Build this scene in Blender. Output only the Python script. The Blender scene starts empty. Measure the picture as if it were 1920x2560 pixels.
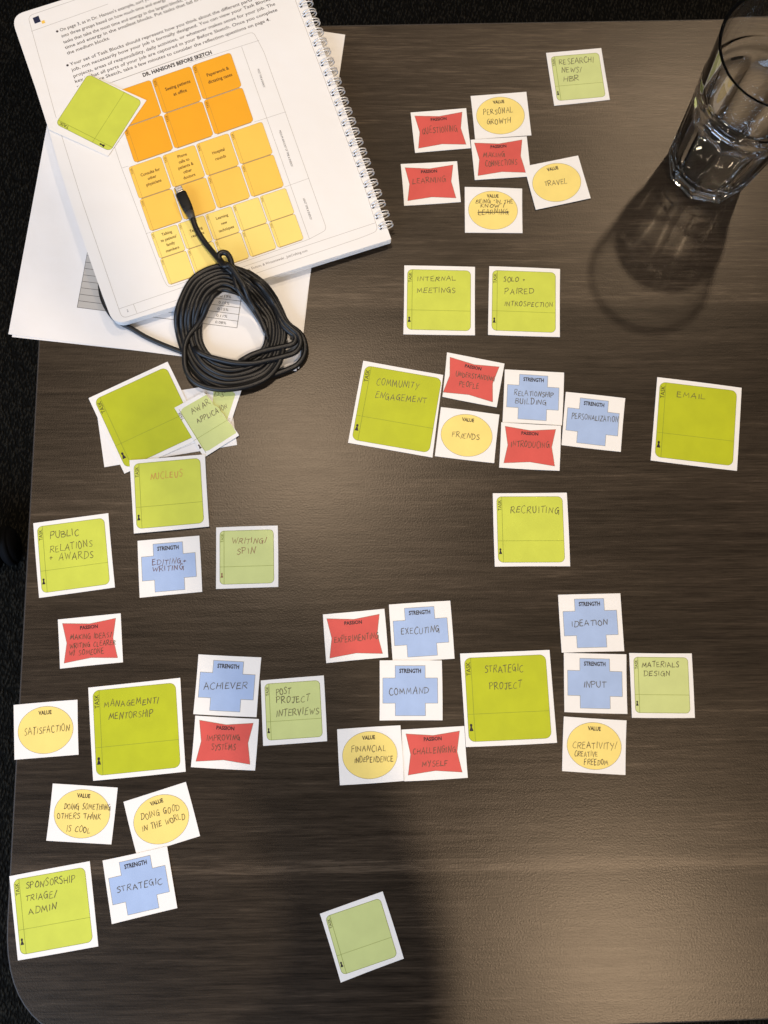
import bpy, bmesh, math, random
from mathutils import Vector, Matrix, noise
from mathutils.geometry import tessellate_polygon
R = math.radians
MM = 0.001
random.seed(7)
C = bpy.context.scene.collection
scene = bpy.context.scene

# ------------------------------------------------------------------ camera
F_PX, TILT, LEAN, CAM_H = 2265.876, 0.169664, 0.0147241, 645.751   # photograph is 1920 x 2560
_fw = Vector((math.sin(LEAN) * math.cos(TILT), math.sin(TILT), -math.cos(TILT) * math.cos(LEAN)))
_rt = _fw.cross(Vector((0, 1, 0))).normalized()
_up = _rt.cross(_fw).normalized()
_fw.normalize()
cd = bpy.data.cameras.new('camera'); cam = bpy.data.objects.new('camera', cd); C.objects.link(cam)
cd.sensor_fit = 'VERTICAL'; cd.sensor_height = 36.0; cd.lens = 36.0 * F_PX / 2560.0
cd.clip_start = 0.02; cd.clip_end = 50
m = Matrix((( _rt.x, _up.x, -_fw.x, 0), (_rt.y, _up.y, -_fw.y, 0), (_rt.z, _up.z, -_fw.z, CAM_H * MM), (0, 0, 0, 1)))
cam.matrix_world = m
scene.camera = cam

def W(px, py, z=0.0):
    """point of the place (millimetres) seen at photograph pixel px,py on the level z above the table"""
    d = _rt * ((px - 960) / F_PX) - _up * ((py - 1280) / F_PX) + _fw
    s = (CAM_H - z) / -d.z
    return Vector((d.x * s, d.y * s, z))

# ------------------------------------------------------------------ light
wd = bpy.data.worlds.new("World"); scene.world = wd; wd.use_nodes = True
bg = wd.node_tree.nodes['Background']; bg.inputs[0].default_value = (1.0, 0.93, 0.86, 1); bg.inputs[1].default_value = 0.05

def spot(name, x, y, z, watts, col, size=0.05, cone=150, blend=0.9, aim=None):
    l = bpy.data.lights.new(name, 'SPOT'); l.energy = watts; l.color = col
    l.shadow_soft_size = size; l.spot_size = R(cone); l.spot_blend = blend
    o = bpy.data.objects.new(name, l); o.location = (x * MM, y * MM, z * MM); C.objects.link(o)
    if aim: o.rotation_euler = (Vector((aim[0] * MM, aim[1] * MM, 0)) - o.location).to_track_quat('-Z', 'Y').to_euler()
    return o
WARM = (1.0, 0.80, 0.59)
spot('ceiling_level_spot', -195, 640, 1900, 67, (1.0, 0.83, 0.65), 0.06, 52, 1.0, (-260, 130))         # far side, over the workbook
spot('ceiling_level_spot', 640, -760, 1900, 82, WARM, 0.05, 90, 1.0, (350, -300))        # behind the photographer
sun3 = spot('ceiling_level_spot', 895, 1541, 1900, 56, (1.0, 0.80, 0.58), 0.045)        # far right, throws the tumbler's shadow
sun3.data.cycles.is_caustics_light = True
spot('ceiling_level_spot', -1350, 420, 1900, 10, WARM, 0.05, 100, 1.0, (-100, 100))         # left
for x_, y_ in ((1750, 350), (1700, -950), (-1300, -1000), (250, 2150), (-850, 2150)):     # unseen lamps added for highlights in the glass and soft fill
    spot('ceiling_level_spot', x_, y_, 1900, 9, WARM, 0.05)
la = bpy.data.lights.new('window_light', 'AREA'); la.shape = 'RECTANGLE'; la.size = 1.9; la.size_y = 1.5; la.energy = 66.0; la.color = (0.52, 0.70, 1.0)
lo = bpy.data.objects.new('window_light', la); C.objects.link(lo)
lo.location = (-1.45, -1.35, .95)
lo.rotation_euler = (Vector((0, 0, 0)) - lo.location).to_track_quat('-Z', 'Y').to_euler()
scene.view_settings.view_transform = 'Standard'; scene.view_settings.look = 'None'
scene.view_settings.gamma = 1; scene.view_settings.exposure = 0.0
scene.cycles.max_bounces = 16; scene.cycles.transmission_bounces = 14; scene.cycles.glossy_bounces = 6
scene.cycles.sample_clamp_indirect = 40.0

# ------------------------------------------------------------------ materials
def srgb(r, g, b, k=1.0):
    f = lambda c: ((c / 255) / 12.92 if c / 255 <= 0.04045 else ((c / 255 + 0.055) / 1.055) ** 2.4) * k
    return (f(r), f(g), f(b), 1)

def mat(name, col, rough=0.6, spec=0.35, metal=0.0, bump=None, vary=0.0, vscale=60.0):
    m = bpy.data.materials.new(name); m.use_nodes = True; nt = m.node_tree; b = nt.nodes['Principled BSDF']
    b.inputs['Base Color'].default_value = col; b.inputs['Roughness'].default_value = rough
    b.inputs['Specular IOR Level'].default_value = spec; b.inputs['Metallic'].default_value = metal
    if vary or bump:
        tc = nt.nodes.new('ShaderNodeTexCoord')
        if vary:
            n = nt.nodes.new('ShaderNodeTexNoise'); n.inputs['Scale'].default_value = vscale; n.inputs['Detail'].default_value = 5
            nt.links.new(tc.outputs['Object'], n.inputs['Vector'])
            mr = nt.nodes.new('ShaderNodeMapRange'); mr.inputs[1].default_value = .3; mr.inputs[2].default_value = .7
            mr.inputs[3].default_value = 1 - vary; mr.inputs[4].default_value = 1 + vary * .4
            nt.links.new(n.outputs['Fac'], mr.inputs[0])
            mx = nt.nodes.new('ShaderNodeMix'); mx.data_type = 'RGBA'; mx.blend_type = 'MULTIPLY'; mx.inputs[0].default_value = 1
            mx.inputs[6].default_value = col; nt.links.new(mr.outputs[0], mx.inputs[7]); nt.links.new(mx.outputs[2], b.inputs['Base Color'])
        if bump:
            n2 = nt.nodes.new('ShaderNodeTexNoise'); n2.inputs['Scale'].default_value = bump[0]; n2.inputs['Detail'].default_value = 4
            nt.links.new(tc.outputs['Object'], n2.inputs['Vector'])
            bp = nt.nodes.new('ShaderNodeBump'); bp.inputs['Strength'].default_value = bump[1]; bp.inputs['Distance'].default_value = bump[2] if len(bump) > 2 else 0.0002
            nt.links.new(n2.outputs['Fac'], bp.inputs['Height']); nt.links.new(bp.outputs['Normal'], b.inputs['Normal'])
    return m

PAPER = mat('card_paper', (0.80, 0.79, 0.77, 1), 0.55, 0.3, bump=(900, 0.25), vary=0.03)
SHEET = mat('printer_paper', (0.78, 0.77, 0.765, 1), 0.6, 0.25, bump=(13, 0.9, .0022), vary=0.04, vscale=25)
PAGE = mat('workbook_page', (0.79, 0.78, 0.765, 1), 0.5, 0.3, bump=(10, 0.9, .0028), vary=0.03, vscale=14)
RED = mat('print_red', srgb(226, 92, 84, .8), 0.5, 0.3, vary=0.10)
YEL = mat('print_yellow', srgb(253, 229, 132, .85), 0.5, 0.3, vary=0.06)
BLU = mat('print_blue', srgb(172, 196, 236, .85), 0.5, 0.3, vary=0.08)
GR1 = mat('print_pale_green', srgb(210, 221, 146, .85), 0.5, 0.3, vary=0.06)
GR2 = mat('print_lime_green', srgb(209, 219, 80, .85), 0.5, 0.3, vary=0.08)
GR3 = mat('print_deep_lime', srgb(196, 205, 28, .8), 0.5, 0.3, vary=0.08)
ORA = mat('print_orange', srgb(250, 176, 30, .85), 0.45, 0.35, vary=0.03)
AMB = mat('print_amber', srgb(255, 208, 88, .85), 0.45, 0.35, vary=0.03)
LYE = mat('print_light_yellow', srgb(255, 230, 128, .85), 0.45, 0.35, vary=0.03)
GREY = mat('print_grey', srgb(196, 192, 186, .85), 0.6, 0.2)
LINE = mat('print_line', srgb(120, 115, 90), 0.6, 0.2)
GLINE = mat('print_green_line', srgb(120, 132, 50), 0.6, 0.2)
BLACK = mat('print_black', srgb(34, 28, 34), 0.5, 0.3)
FAINT = mat('show_through', srgb(232, 229, 224, .95), 0.6, 0.2)
NAVY = mat('print_navy', srgb(28, 34, 62), 0.5, 0.3)
INK = {'dark': mat('pencil_ink', srgb(74, 66, 50), 0.45, 0.45), 'orange': mat('ink_orange_glint', srgb(190, 110, 50), 0.4, 0.5),
       'brown': mat('ink_brown_glint', srgb(120, 72, 44), 0.4, 0.5), 'purple': mat('ink_purple_glint', srgb(92, 54, 66), 0.4, 0.5)}  # glossy pen's reflection put into the orange, brown and purple ink colours

# ------------------------------------------------------------------ helpers
def link(o, parent=None):
    C.objects.link(o)
    if parent: o.parent = parent
    return o

def meshobj(name, bm, material, parent=None, smooth=False):
    me = bpy.data.meshes.new(name); bm.normal_update(); bm.to_mesh(me); bm.free()
    for mt in (material if isinstance(material, (list, tuple)) else [material]): me.materials.append(mt)
    if smooth:
        for p in me.polygons: p.use_smooth = True
    return link(bpy.data.objects.new(name, me), parent)

def thing(name, label, cat, loc=(0, 0, 0), rot=(0, 0, 0), group=None):
    o = bpy.data.objects.new(name, None); o.empty_display_size = 0.01
    o.location = loc; o.rotation_euler = rot; o['label'] = label; o['category'] = cat
    if group: o['group'] = group
    return link(o)

def tag(o, label, cat, group=None):
    o['label'] = label; o['category'] = cat
    if group: o['group'] = group
    return o

def poly(bm, pts, z, mi=0):
    """flat polygon, any outline, facing up; pts in mm"""
    vs = [Vector((p[0] * MM, p[1] * MM, z * MM)) for p in pts]
    bv = [bm.verts.new(v) for v in vs]
    for t in tessellate_polygon([vs]):
        a, b, c = (bv[i] for i in t)
        n = (b.co - a.co).cross(c.co - a.co)
        if abs(n.z) < 1e-16: continue
        f = bm.faces.new((a, b, c) if n.z > 0 else (a, c, b)); f.material_index = mi

def slab(bm, pts, z0, z1):
    """closed prism of any outline; pts in mm"""
    n = len(pts)
    ar = sum(pts[i][0] * pts[(i + 1) % n][1] - pts[(i + 1) % n][0] * pts[i][1] for i in range(n))
    if ar < 0: pts = list(reversed(pts))
    lo = [bm.verts.new((p[0] * MM, p[1] * MM, z0 * MM)) for p in pts]
    hi = [bm.verts.new((p[0] * MM, p[1] * MM, z1 * MM)) for p in pts]
    tv = [v.co.copy() for v in hi]
    for t in tessellate_polygon([tv]):
        a, b, c = t
        nz = (tv[b] - tv[a]).cross(tv[c] - tv[a]).z
        if abs(nz) < 1e-16: continue
        if nz < 0: b, c = c, b
        bm.faces.new((hi[a], hi[b], hi[c])); bm.faces.new((lo[a], lo[c], lo[b]))
    for i in range(n):
        j = (i + 1) % n
        bm.faces.new((lo[i], lo[j], hi[j], hi[i]))

def ribbon(bm, pts, w, z, closed=False, mi=0):
    """flat line of width w mm along pts (mm)"""
    P = [Vector((p[0], p[1])) for p in pts]
    Q = [P[0]]
    for p in P[1:]:
        if (p - Q[-1]).length > 1e-3: Q.append(p)
    P = Q
    if len(P) < 2: return
    n = len(P); L = []
    for i in range(n):
        a = P[i - 1] if (i > 0 or closed) else None
        b = P[(i + 1) % n] if (i < n - 1 or closed) else None
        d1 = (P[i] - a).normalized() if a is not None else None
        d2 = (b - P[i]).normalized() if b is not None else None
        d = (d1 + d2) if (d1 and d2) else (d1 or d2)
        if d.length < 1e-3: d = d1
        d = d.normalized(); nn = Vector((-d.y, d.x))
        k = 1.0
        if d1 and d2:
            cc = max(0.45, abs(nn.dot(Vector((-d1.y, d1.x))))); k = 1 / cc
        L.append((P[i] + nn * (w / 2 * k), P[i] - nn * (w / 2 * k)))
    vs = [(bm.verts.new((a.x * MM, a.y * MM, z * MM)), bm.verts.new((b.x * MM, b.y * MM, z * MM))) for a, b in L]
    for i in range(n if closed else n - 1):
        j = (i + 1) % n
        f = bm.faces.new((vs[i][0], vs[i][1], vs[j][1], vs[j][0])); f.material_index = mi

def rrect(x0, y0, x1, y1, r, n=6):
    out = []
    for cx, cy, a0 in ((x1 - r, y1 - r, 0), (x0 + r, y1 - r, 90), (x0 + r, y0 + r, 180), (x1 - r, y0 + r, 270)):
        for k in range(n + 1):
            a = R(a0 + 90 * k / n); out.append((cx + r * math.cos(a), cy + r * math.sin(a)))
    return out

def roundpoly(pts, rad, n=5):
    """round the corners of a polygon; rad = radius per corner (mm or px)"""
    out = []; N = len(pts)
    for i in range(N):
        r = rad[i] if isinstance(rad, (list, tuple)) else rad
        p = Vector(pts[i][:2])
        if r <= 0: out.append(tuple(p)); continue
        a = Vector(pts[i - 1][:2]) - p; b = Vector(pts[(i + 1) % N][:2]) - p
        r = min(r, a.length * .48, b.length * .48)
        A = p + a.normalized() * r; B = p + b.normalized() * r
        for k in range(n + 1):
            t = k / n; out.append(tuple(A * (1 - t) ** 2 + p * 2 * t * (1 - t) + B * t * t))
    return out

def catmull(pts, n=6):
    P = [Vector(p) for p in pts]
    if len(P) < 3: return P
    out = []
    for i in range(len(P) - 1):
        p0 = P[i - 1] if i else P[0] * 2 - P[1]; p1, p2 = P[i], P[i + 1]
        p3 = P[i + 2] if i + 2 < len(P) else P[-1] * 2 - P[-2]
        for k in range(n):
            t = k / n
            out.append(0.5 * ((2 * p1) + (p2 - p0) * t + (2 * p0 - 5 * p1 + 4 * p2 - p3) * t * t + (3 * p1 - p0 - 3 * p2 + p3) * t ** 3))
    out.append(P[-1]); return out

def tube(bm, pts, rad, seg=10, cap=True):
    """round tube; pts Vectors in metres, rad in metres (float or list)"""
    n = len(pts); rings = []
    T = [(pts[min(i + 1, n - 1)] - pts[max(i - 1, 0)]).normalized() for i in range(n)]
    u = T[0].orthogonal().normalized()
    for i in range(n):
        u = (u - T[i] * u.dot(T[i])).normalized(); v = T[i].cross(u)
        r = rad[i] if isinstance(rad, (list, tuple)) else rad
        rings.append([bm.verts.new(pts[i] + (u * math.cos(2 * math.pi * k / seg) + v * math.sin(2 * math.pi * k / seg)) * r) for k in range(seg)])
    for i in range(n - 1):
        for k in range(seg):
            bm.faces.new((rings[i][k], rings[i][(k + 1) % seg], rings[i + 1][(k + 1) % seg], rings[i + 1][k]))
    if cap:
        bm.faces.new(list(reversed(rings[0]))); bm.faces.new(rings[-1])

def text_tris(cache={}):
    return cache
_tc = {}
CAP = 1.0
def font_mesh(txt, bold=0.0):
    """triangles of a printed line, scaled so that cap height = 1; returns verts, faces, width"""
    key = (txt, bold)
    if key in _tc: return _tc[key]
    cu = bpy.data.curves.new('t', 'FONT'); cu.body = txt; cu.size = 1.0; cu.offset = bold; cu.resolution_u = 2
    o = bpy.data.objects.new('t', cu)
    me = o.to_mesh()
    vs = [v.co.copy() for v in me.vertices]; fs = [tuple(p.vertices) for p in me.polygons]
    o.to_mesh_clear(); bpy.data.objects.remove(o); bpy.data.curves.remove(cu)
    x0 = min(v.x for v in vs); x1 = max(v.x for v in vs)
    h = CAP
    vs = [((v.x - x0) / h, v.y / h) for v in vs]
    _tc[key] = (vs, fs, (x1 - x0) / h); return _tc[key]

def put_text(bm, txt, a, b, h, z, bold=0.0, up=1):
    """printed line with its baseline from a to b (mm), cap height h"""
    vs, fs, w = font_mesh(txt, bold)
    a = Vector(a[:2]); b = Vector(b[:2]); ex = (b - a) / w; ey = Vector((-(b - a).y, (b - a).x)).normalized() * h * up
    nv = [bm.verts.new(((a.x + ex.x * x + ey.x * y) * MM, (a.y + ex.y * x + ey.y * y) * MM, z * MM)) for x, y in vs]
    for f in fs:
        try: bm.faces.new([nv[i] for i in f])
        except ValueError: pass

# ------------------------------------------------------------------ a handwriting alphabet of pen strokes
G = {  # letter: (width, [stroke, ...]); strokes with 's' are sharp polylines, others smoothed
 'A': (.72, [[(0, 0), (.34, 1.0), (.66, -.02)], [(.1, .36), (.58, .4)]]),
 'B': (.6, [[(.06, .98), (.02, 0)], 'c', [(.0, .95), (.42, .98), (.5, .75), (.12, .54), (.56, .42), (.52, .06), (.0, .0)]]),
 'C': (.62, ['c', [(.58, .88), (.36, 1.0), (.08, .68), (.05, .24), (.3, -.03), (.6, .1)]]),
 'D': (.66, [[(.08, .96), (.04, .02)], 'c', [(-.04, .95), (.4, .92), (.62, .5), (.42, .08), (-.02, .0)]]),
 'E': (.58, [[(.52, .97), (.08, .93), (.03, .02), (.54, .04)], [(.06, .5), (.44, .54)]]),
 'F': (.56, [[(.56, 1.0), (.07, .95), (.02, -.02)], [(.06, .5), (.44, .55)]]),
 'G': (.66, ['c', [(.52, .92), (.3, .99), (.06, .62), (.08, .2), (.3, .0), (.48, .3), (.52, .55)], [(.3, .5), (.56, .56), (.6, -.12)]]),
 'H': (.64, [[(.06, .98), (.02, 0)], [(.6, 1.0), (.55, -.02)], [(.02, .48), (.6, .54)]]),
 'I': (.2, [[(.1, .98), (.07, .0)]]),
 'J': (.56, ['c', [(.44, .98), (.44, .3), (.3, -.02), (.04, .14)], [(.14, .96), (.66, 1.0)]]),
 'K': (.6, [[(.06, .98), (.03, 0)], [(.54, .96), (.08, .46), (.6, .0)]]),
 'L': (.54, [[(.08, .98), (.03, .03), (.52, .05)]]),
 'M': (.84, [[(.02, 0), (.14, .96), (.38, .28), (.66, .98), (.76, .0)]]),
 'N': (.66, [[(.03, 0), (.08, .97), (.52, .06), (.62, 1.02)]]),
 'O': (.64, ['c', [(.34, .98), (.08, .74), (.06, .25), (.3, .0), (.56, .26), (.56, .74), (.32, .98), (.22, .9)]]),
 'P': (.58, [[(.07, .96), (.02, -.06)], 'c', [(-.03, .92), (.4, 1.0), (.54, .74), (.36, .5), (.06, .44)]]),
 'Q': (.68, ['c', [(.34, .98), (.08, .74), (.06, .25), (.3, .0), (.56, .26), (.56, .74), (.3, .98)], [(.36, .26), (.66, -.14)]]),
 'R': (.62, [[(.06, .96), (.02, -.02)], 'c', [(-.02, .92), (.4, 1.0), (.52, .76), (.34, .54), (.08, .48)], [(.16, .48), (.62, .0)]]),
 'S': (.56, ['c', [(.52, .9), (.26, 1.0), (.08, .76), (.3, .52), (.5, .3), (.34, .0), (.03, .08)]]),
 'T': (.58, [[(.3, .95), (.27, -.02)], [(-.02, .93), (.62, 1.0)]]),
 'U': (.62, ['c', [(.06, .98), (.04, .3), (.26, -.02), (.5, .2), (.56, 1.0)]]),
 'V': (.62, [[(.03, .98), (.28, 0), (.6, 1.0)]]),
 'W': (.86, [[(.02, .96), (.2, .02), (.42, .7), (.6, .0), (.86, 1.0)]]),
 'X': (.6, [[(.03, .97), (.57, 0)], [(.56, .98), (.02, .0)]]),
 'Y': (.6, [[(.03, .98), (.3, .5)], [(.6, 1.0), (.16, -.14)]]),
 'Z': (.6, [[(.04, .94), (.54, .97), (.04, .02), (.58, .04)]]),
 '/': (.38, [[(.3, 1.1), (.04, -.06)]]),
 '+': (.6, [[(.3, .72), (.27, .2)], [(.06, .44), (.54, .48)]]),
 '"': (.3, [[(.06, 1.02), (.04, .8)], [(.2, 1.02), (.18, .8)]]),
 ' ': (.42, []),
}
def handwrite(bm, txt, a, b, h, z, w=0.42, seed=0):
    rnd = random.Random(hash(txt) % 9999 if False else sum(ord(c) * (i + 3) for i, c in enumerate(txt)) + seed)
    gap = .17
    tot = sum(G[c][0] + gap for c in txt) - gap
    a = Vector(a[:2]); b = Vector(b[:2]); ex = (b - a) / tot; ey = Vector((-(b - a).y, (b - a).x)).normalized() * h
    x = 0.0
    for c in txt:
        gw, st = G[c]
        dy = rnd.uniform(-.1, .1); sc = rnd.uniform(.84, 1.12); sl = rnd.uniform(-.06, .16); smooth = False
        for s in st:
            if s == 'c': smooth = True; continue
            pp = [(px + rnd.uniform(-.045, .045), py + rnd.uniform(-.05, .05)) for px, py in s]
            if smooth: pp = [tuple(v) for v in catmull([Vector((p[0], p[1], 0)) for p in pp], 4)]
            else:  # a slight bow in every straight stroke
                q = [pp[0]]
                for i in range(1, len(pp)):
                    mx, my = (pp[i - 1][0] + pp[i][0]) / 2, (pp[i - 1][1] + pp[i][1]) / 2
                    q += [(mx + rnd.uniform(-.03, .03), my + rnd.uniform(-.02, .02)), pp[i]]
                pp = q
            P = []
            for p in pp:
                X = x + p[0] + sl * p[1]; Y = p[1] * sc + dy
                v = a + ex * X + ey * Y; P.append((v.x, v.y))
            ribbon(bm, P, w * rnd.uniform(.68, 1.22), z); smooth = False
        x += gw + gap

# ------------------------------------------------------------------ the table
def line_x(p, d, q, e):
    t = ((q.x - p.x) * e.y - (q.y - p.y) * e.x) / (d.x * e.y - d.y * e.x); return p + d * t
LA, LB = W(98, 890), W(27, 2200); TA, TB = W(950, 64), W(1800, 50); BA, BB = W(1600, 2557), W(1920, 2545)
ld, td, bd = LB - LA, TB - TA, BB - BA
TL = line_x(LA, ld, TA, td); BL = line_x(LA, ld, BA, bd)
TR = TL + td.normalized() * 1150; BR = BL + bd.normalized() * 1150
outline = roundpoly([TL, TR, BR, BL], [60, 60, 92, 76], 14)
# wood laminate: streaks run along the long side
YA, YB, YC = W(1700, 775).y * MM, W(1200, 2148).y * MM, W(1200, 2182).y * MM
def wood():
    m = bpy.data.materials.new('dark_wood_laminate'); m.use_nodes = True; nt = m.node_tree; N = nt.nodes; Lk = nt.links.new
    b = N['Principled BSDF']
    tc = N.new('ShaderNodeTexCoord'); rot = N.new('ShaderNodeMapping'); rot.inputs['Rotation'].default_value = (0, 0, R(-0.6)); Lk(tc.outputs['Object'], rot.inputs[0])
    def nz(sx, sy, detail, rough=.55, dist=0.0, off=0):
        mp = N.new('ShaderNodeMapping'); mp.inputs['Scale'].default_value = (sx, sy, 1); mp.inputs['Location'].default_value = (off, off * 1.7, 0); Lk(rot.outputs[0], mp.inputs[0])
        n = N.new('ShaderNodeTexNoise'); n.inputs['Scale'].default_value = 1; n.inputs['Detail'].default_value = detail
        n.inputs['Roughness'].default_value = rough; n.inputs['Distortion'].default_value = dist; Lk(mp.outputs[0], n.inputs['Vector']); return n.outputs['Fac']
    def mth(op, a, bb, cc=None):
        n = N.new('ShaderNodeMath'); n.operation = op
        for i, v in enumerate((a, bb, cc)):
            if v is None: continue
            if isinstance(v, (int, float)): n.inputs[i].default_value = v
            else: Lk(v, n.inputs[i])
        return n.outputs[0]
    broad = nz(1.6, 18, 3, .5, 0, 3); mid = nz(10.0, 250, 5, .7, .2, 11); fine = nz(40, 860, 3, .7, 0, 5); pore = nz(34, 620, 3, .6, 0, 1)
    s = mth('ADD', mth('MULTIPLY', broad, .32), mth('MULTIPLY', mid, .50)); s = mth('ADD', s, mth('MULTIPLY', fine, .46)); s = mth('SUBTRACT', s, .08)
    # planks of the printed decor: tone steps across the table
    sep = N.new('ShaderNodeSeparateXYZ'); Lk(rot.outputs[0], sep.inputs[0])
    yw = mth('ADD', sep.outputs['Y'], mth('MULTIPLY', mth('SUBTRACT', nz(5, 30, 2, .5, 0, 7), .5), .004))
    cr = N.new('ShaderNodeValToRGB'); cr.color_ramp.interpolation = 'LINEAR'
    lo_, hi_ = -.30, .56
    yy = mth('DIVIDE', mth('SUBTRACT', yw, lo_), hi_ - lo_)
    f = lambda y: (y - lo_) / (hi_ - lo_)
    stops = [(0, .5), (f(YC) - .002, .44), (f(YC) + .003, .70), (f(YB) - .004, .66), (f(YB) + .004, .50), (f(.02), .44), (f(.11), .5), (f(.20), .45), (f(YA) - .002, .40), (f(YA) + .003, .64), (f(YA + .03), .52), (f(.40), .45), (f(.46), .60), (1, .6)]
    e = cr.color_ramp.elements
    e[0].position = stops[0][0]; e[0].color = (stops[0][1],) * 3 + (1,); e[1].position = 1; e[1].color = (stops[-1][1],) * 3 + (1,)
    for p_, v_ in stops[1:-1]:
        q = e.new(p_); q.color = (v_,) * 3 + (1,)
    Lk(yy, cr.inputs[0])
    s = mth('ADD', s, mth('MULTIPLY', mth('SUBTRACT', cr.outputs[0], .5), .72))
    col = N.new('ShaderNodeValToRGB'); ce = col.color_ramp.elements
    ce[0].position = .36; ce[0].color = (.0052, .0037, .0026, 1); ce[1].position = .74; ce[1].color = (.070, .052, .036, 1)
    q = ce.new(.50); q.color = (.0165, .0119, .0081, 1); q = ce.new(.62); q.color = (.0300, .0219, .0150, 1)
    Lk(s, col.inputs[0])
    dk = mth('GREATER_THAN', pore, .60)
    mx = N.new('ShaderNodeMix'); mx.data_type = 'RGBA'; mx.blend_type = 'MULTIPLY'; Lk(mth('MULTIPLY', dk, .6), mx.inputs[0]); Lk(col.outputs[0], mx.inputs[6]); mx.inputs[7].default_value = (.45, .42, .4, 1)
    Lk(mx.outputs[2], b.inputs['Base Color'])
    rg = mth('ADD', mth('MULTIPLY', mid, .10), .29); Lk(rg, b.inputs['Roughness']); b.inputs['Specular Tint'].default_value = (1, .88, .75, 1); Lk(mth('MULTIPLY_ADD', s, .22, .27), b.inputs['Specular IOR Level'])
    # fine hammered texture of the laminate
    v = N.new('ShaderNodeTexNoise'); v.inputs['Scale'].default_value = 800; v.inputs['Detail'].default_value = 2; Lk(tc.outputs['Object'], v.inputs['Vector'])
    hh = mth('ADD', mth('MULTIPLY', v.outputs['Fac'], 1.0), mth('MULTIPLY', fine, .25))
    bp = N.new('ShaderNodeBump'); bp.inputs['Strength'].default_value = .38; bp.inputs['Distance'].default_value = .0002
    Lk(hh, bp.inputs['Height']); Lk(bp.outputs['Normal'], b.inputs['Normal'])
    return m
table = thing('meeting_table', 'dark wood laminate meeting table with rounded corner, under all the cards', 'table', (0, 0, -0.74))
WOOD = wood(); EDGE = mat('edge_band', (.04, .034, .03, 1), .55, .3)
bm = bmesh.new(); slab(bm, outline, -24, 0)
o = meshobj('table_top', bm, [WOOD], table); o.location.z = .74
# banding strip around the edge, a hair proud of the top so that its rounded lip catches the light
bm = bmesh.new()
n = len(outline); O = [Vector(p) for p in outline]
prof = [(0.0, -23), (1.2, -23), (1.3, -1.0), (1.0, -.3), (.5, .06), (0.0, -.02)]
rings = []
for i in range(n):
    t = ((O[(i + 1) % n] - O[i]).normalized() + (O[i] - O[i - 1]).normalized()).normalized(); nn = Vector((t.y, -t.x))
    if (O[i] + nn - Vector((400, 130))).length < (O[i] - Vector((400, 130))).length: nn = -nn
    rings.append([bm.verts.new(((O[i].x + nn.x * d) * MM, (O[i].y + nn.y * d) * MM, zz * MM)) for d, zz in prof])
for i in range(n):
    j = (i + 1) % n
    for k in range(len(prof) - 1): bm.faces.new((rings[i][k], rings[j][k], rings[j][k + 1], rings[i][k + 1]))
bmesh.ops.recalc_face_normals(bm, faces=bm.faces)
o = meshobj('edge_band', bm, EDGE, table, True); o.location.z = .74
LEG = mat('table_leg_metal', (.02, .02, .022, 1), .4, .5, .6)
for x, y in ((-150, 400), (780, 400), (-150, -150), (780, -150)):
    bm = bmesh.new(); tube(bm, [Vector((x * MM, y * MM, .001)), Vector((x * MM, y * MM, .714))], .025, 20); meshobj('leg', bm, LEG, table, True)

# ------------------------------------------------------------------ the carpet, 74 cm below
def carpet():
    m = bpy.data.materials.new('dark_carpet'); m.use_nodes = True; nt = m.node_tree; N = nt.nodes; Lk = nt.links.new; b = N['Principled BSDF']
    b.inputs['Roughness'].default_value = .95; b.inputs['Specular IOR Level'].default_value = .1
    tc = N.new('ShaderNodeTexCoord'); mp = N.new('ShaderNodeMapping'); mp.inputs['Rotation'].default_value = (0, 0, R(38)); mp.inputs['Scale'].default_value = (1, .45, 1); Lk(tc.outputs['Object'], mp.inputs[0])
    v = N.new('ShaderNodeTexVoronoi'); v.inputs['Scale'].default_value = 330; Lk(mp.outputs[0], v.inputs['Vector'])
    n = N.new('ShaderNodeTexNoise'); n.inputs['Scale'].default_value = 130; n.inputs['Detail'].default_value = 6; Lk(mp.outputs[0], n.inputs['Vector'])
    wv = N.new('ShaderNodeTexWave'); wv.inputs['Scale'].default_value = 62; wv.inputs['Distortion'].default_value = 3; wv.inputs['Detail'].default_value = 3; wv.inputs['Detail Scale'].default_value = 5; Lk(mp.outputs[0], wv.inputs['Vector'])
    a = N.new('ShaderNodeMath'); a.operation = 'MULTIPLY_ADD'; Lk(wv.outputs['Fac'], a.inputs[0]); a.inputs[1].default_value = .3; Lk(n.outputs['Fac'], a.inputs[2])
    a2 = N.new('ShaderNodeMath'); a2.operation = 'SUBTRACT'; Lk(a.outputs[0], a2.inputs[0]); Lk(v.outputs['Distance'], a2.inputs[1])
    cr = N.new('ShaderNodeValToRGB'); e = cr.color_ramp.elements; e[0].position = .1; e[0].color = (.005, .0045, .0034, 1); e[1].position = .62; e[1].color = (.030, .026, .019, 1)
    Lk(a2.outputs[0], cr.inputs[0]); Lk(cr.outputs[0], b.inputs['Base Color'])
    bp = N.new('ShaderNodeBump'); bp.inputs['Strength'].default_value = 1; bp.inputs['Distance'].default_value = .004; Lk(a2.outputs[0], bp.inputs['Height']); Lk(bp.outputs['Normal'], b.inputs['Normal'])
    return m
bm = bmesh.new(); bmesh.ops.create_grid(bm, x_segments=2, y_segments=2, size=3.0)
o = meshobj('carpet_floor', bm, carpet()); o.location = (0, 0, -.74); o['kind'] = 'structure'
_v, _f, _w = font_mesh('H'); CAP = max(y for x, y in _v); _tc.clear()

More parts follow.
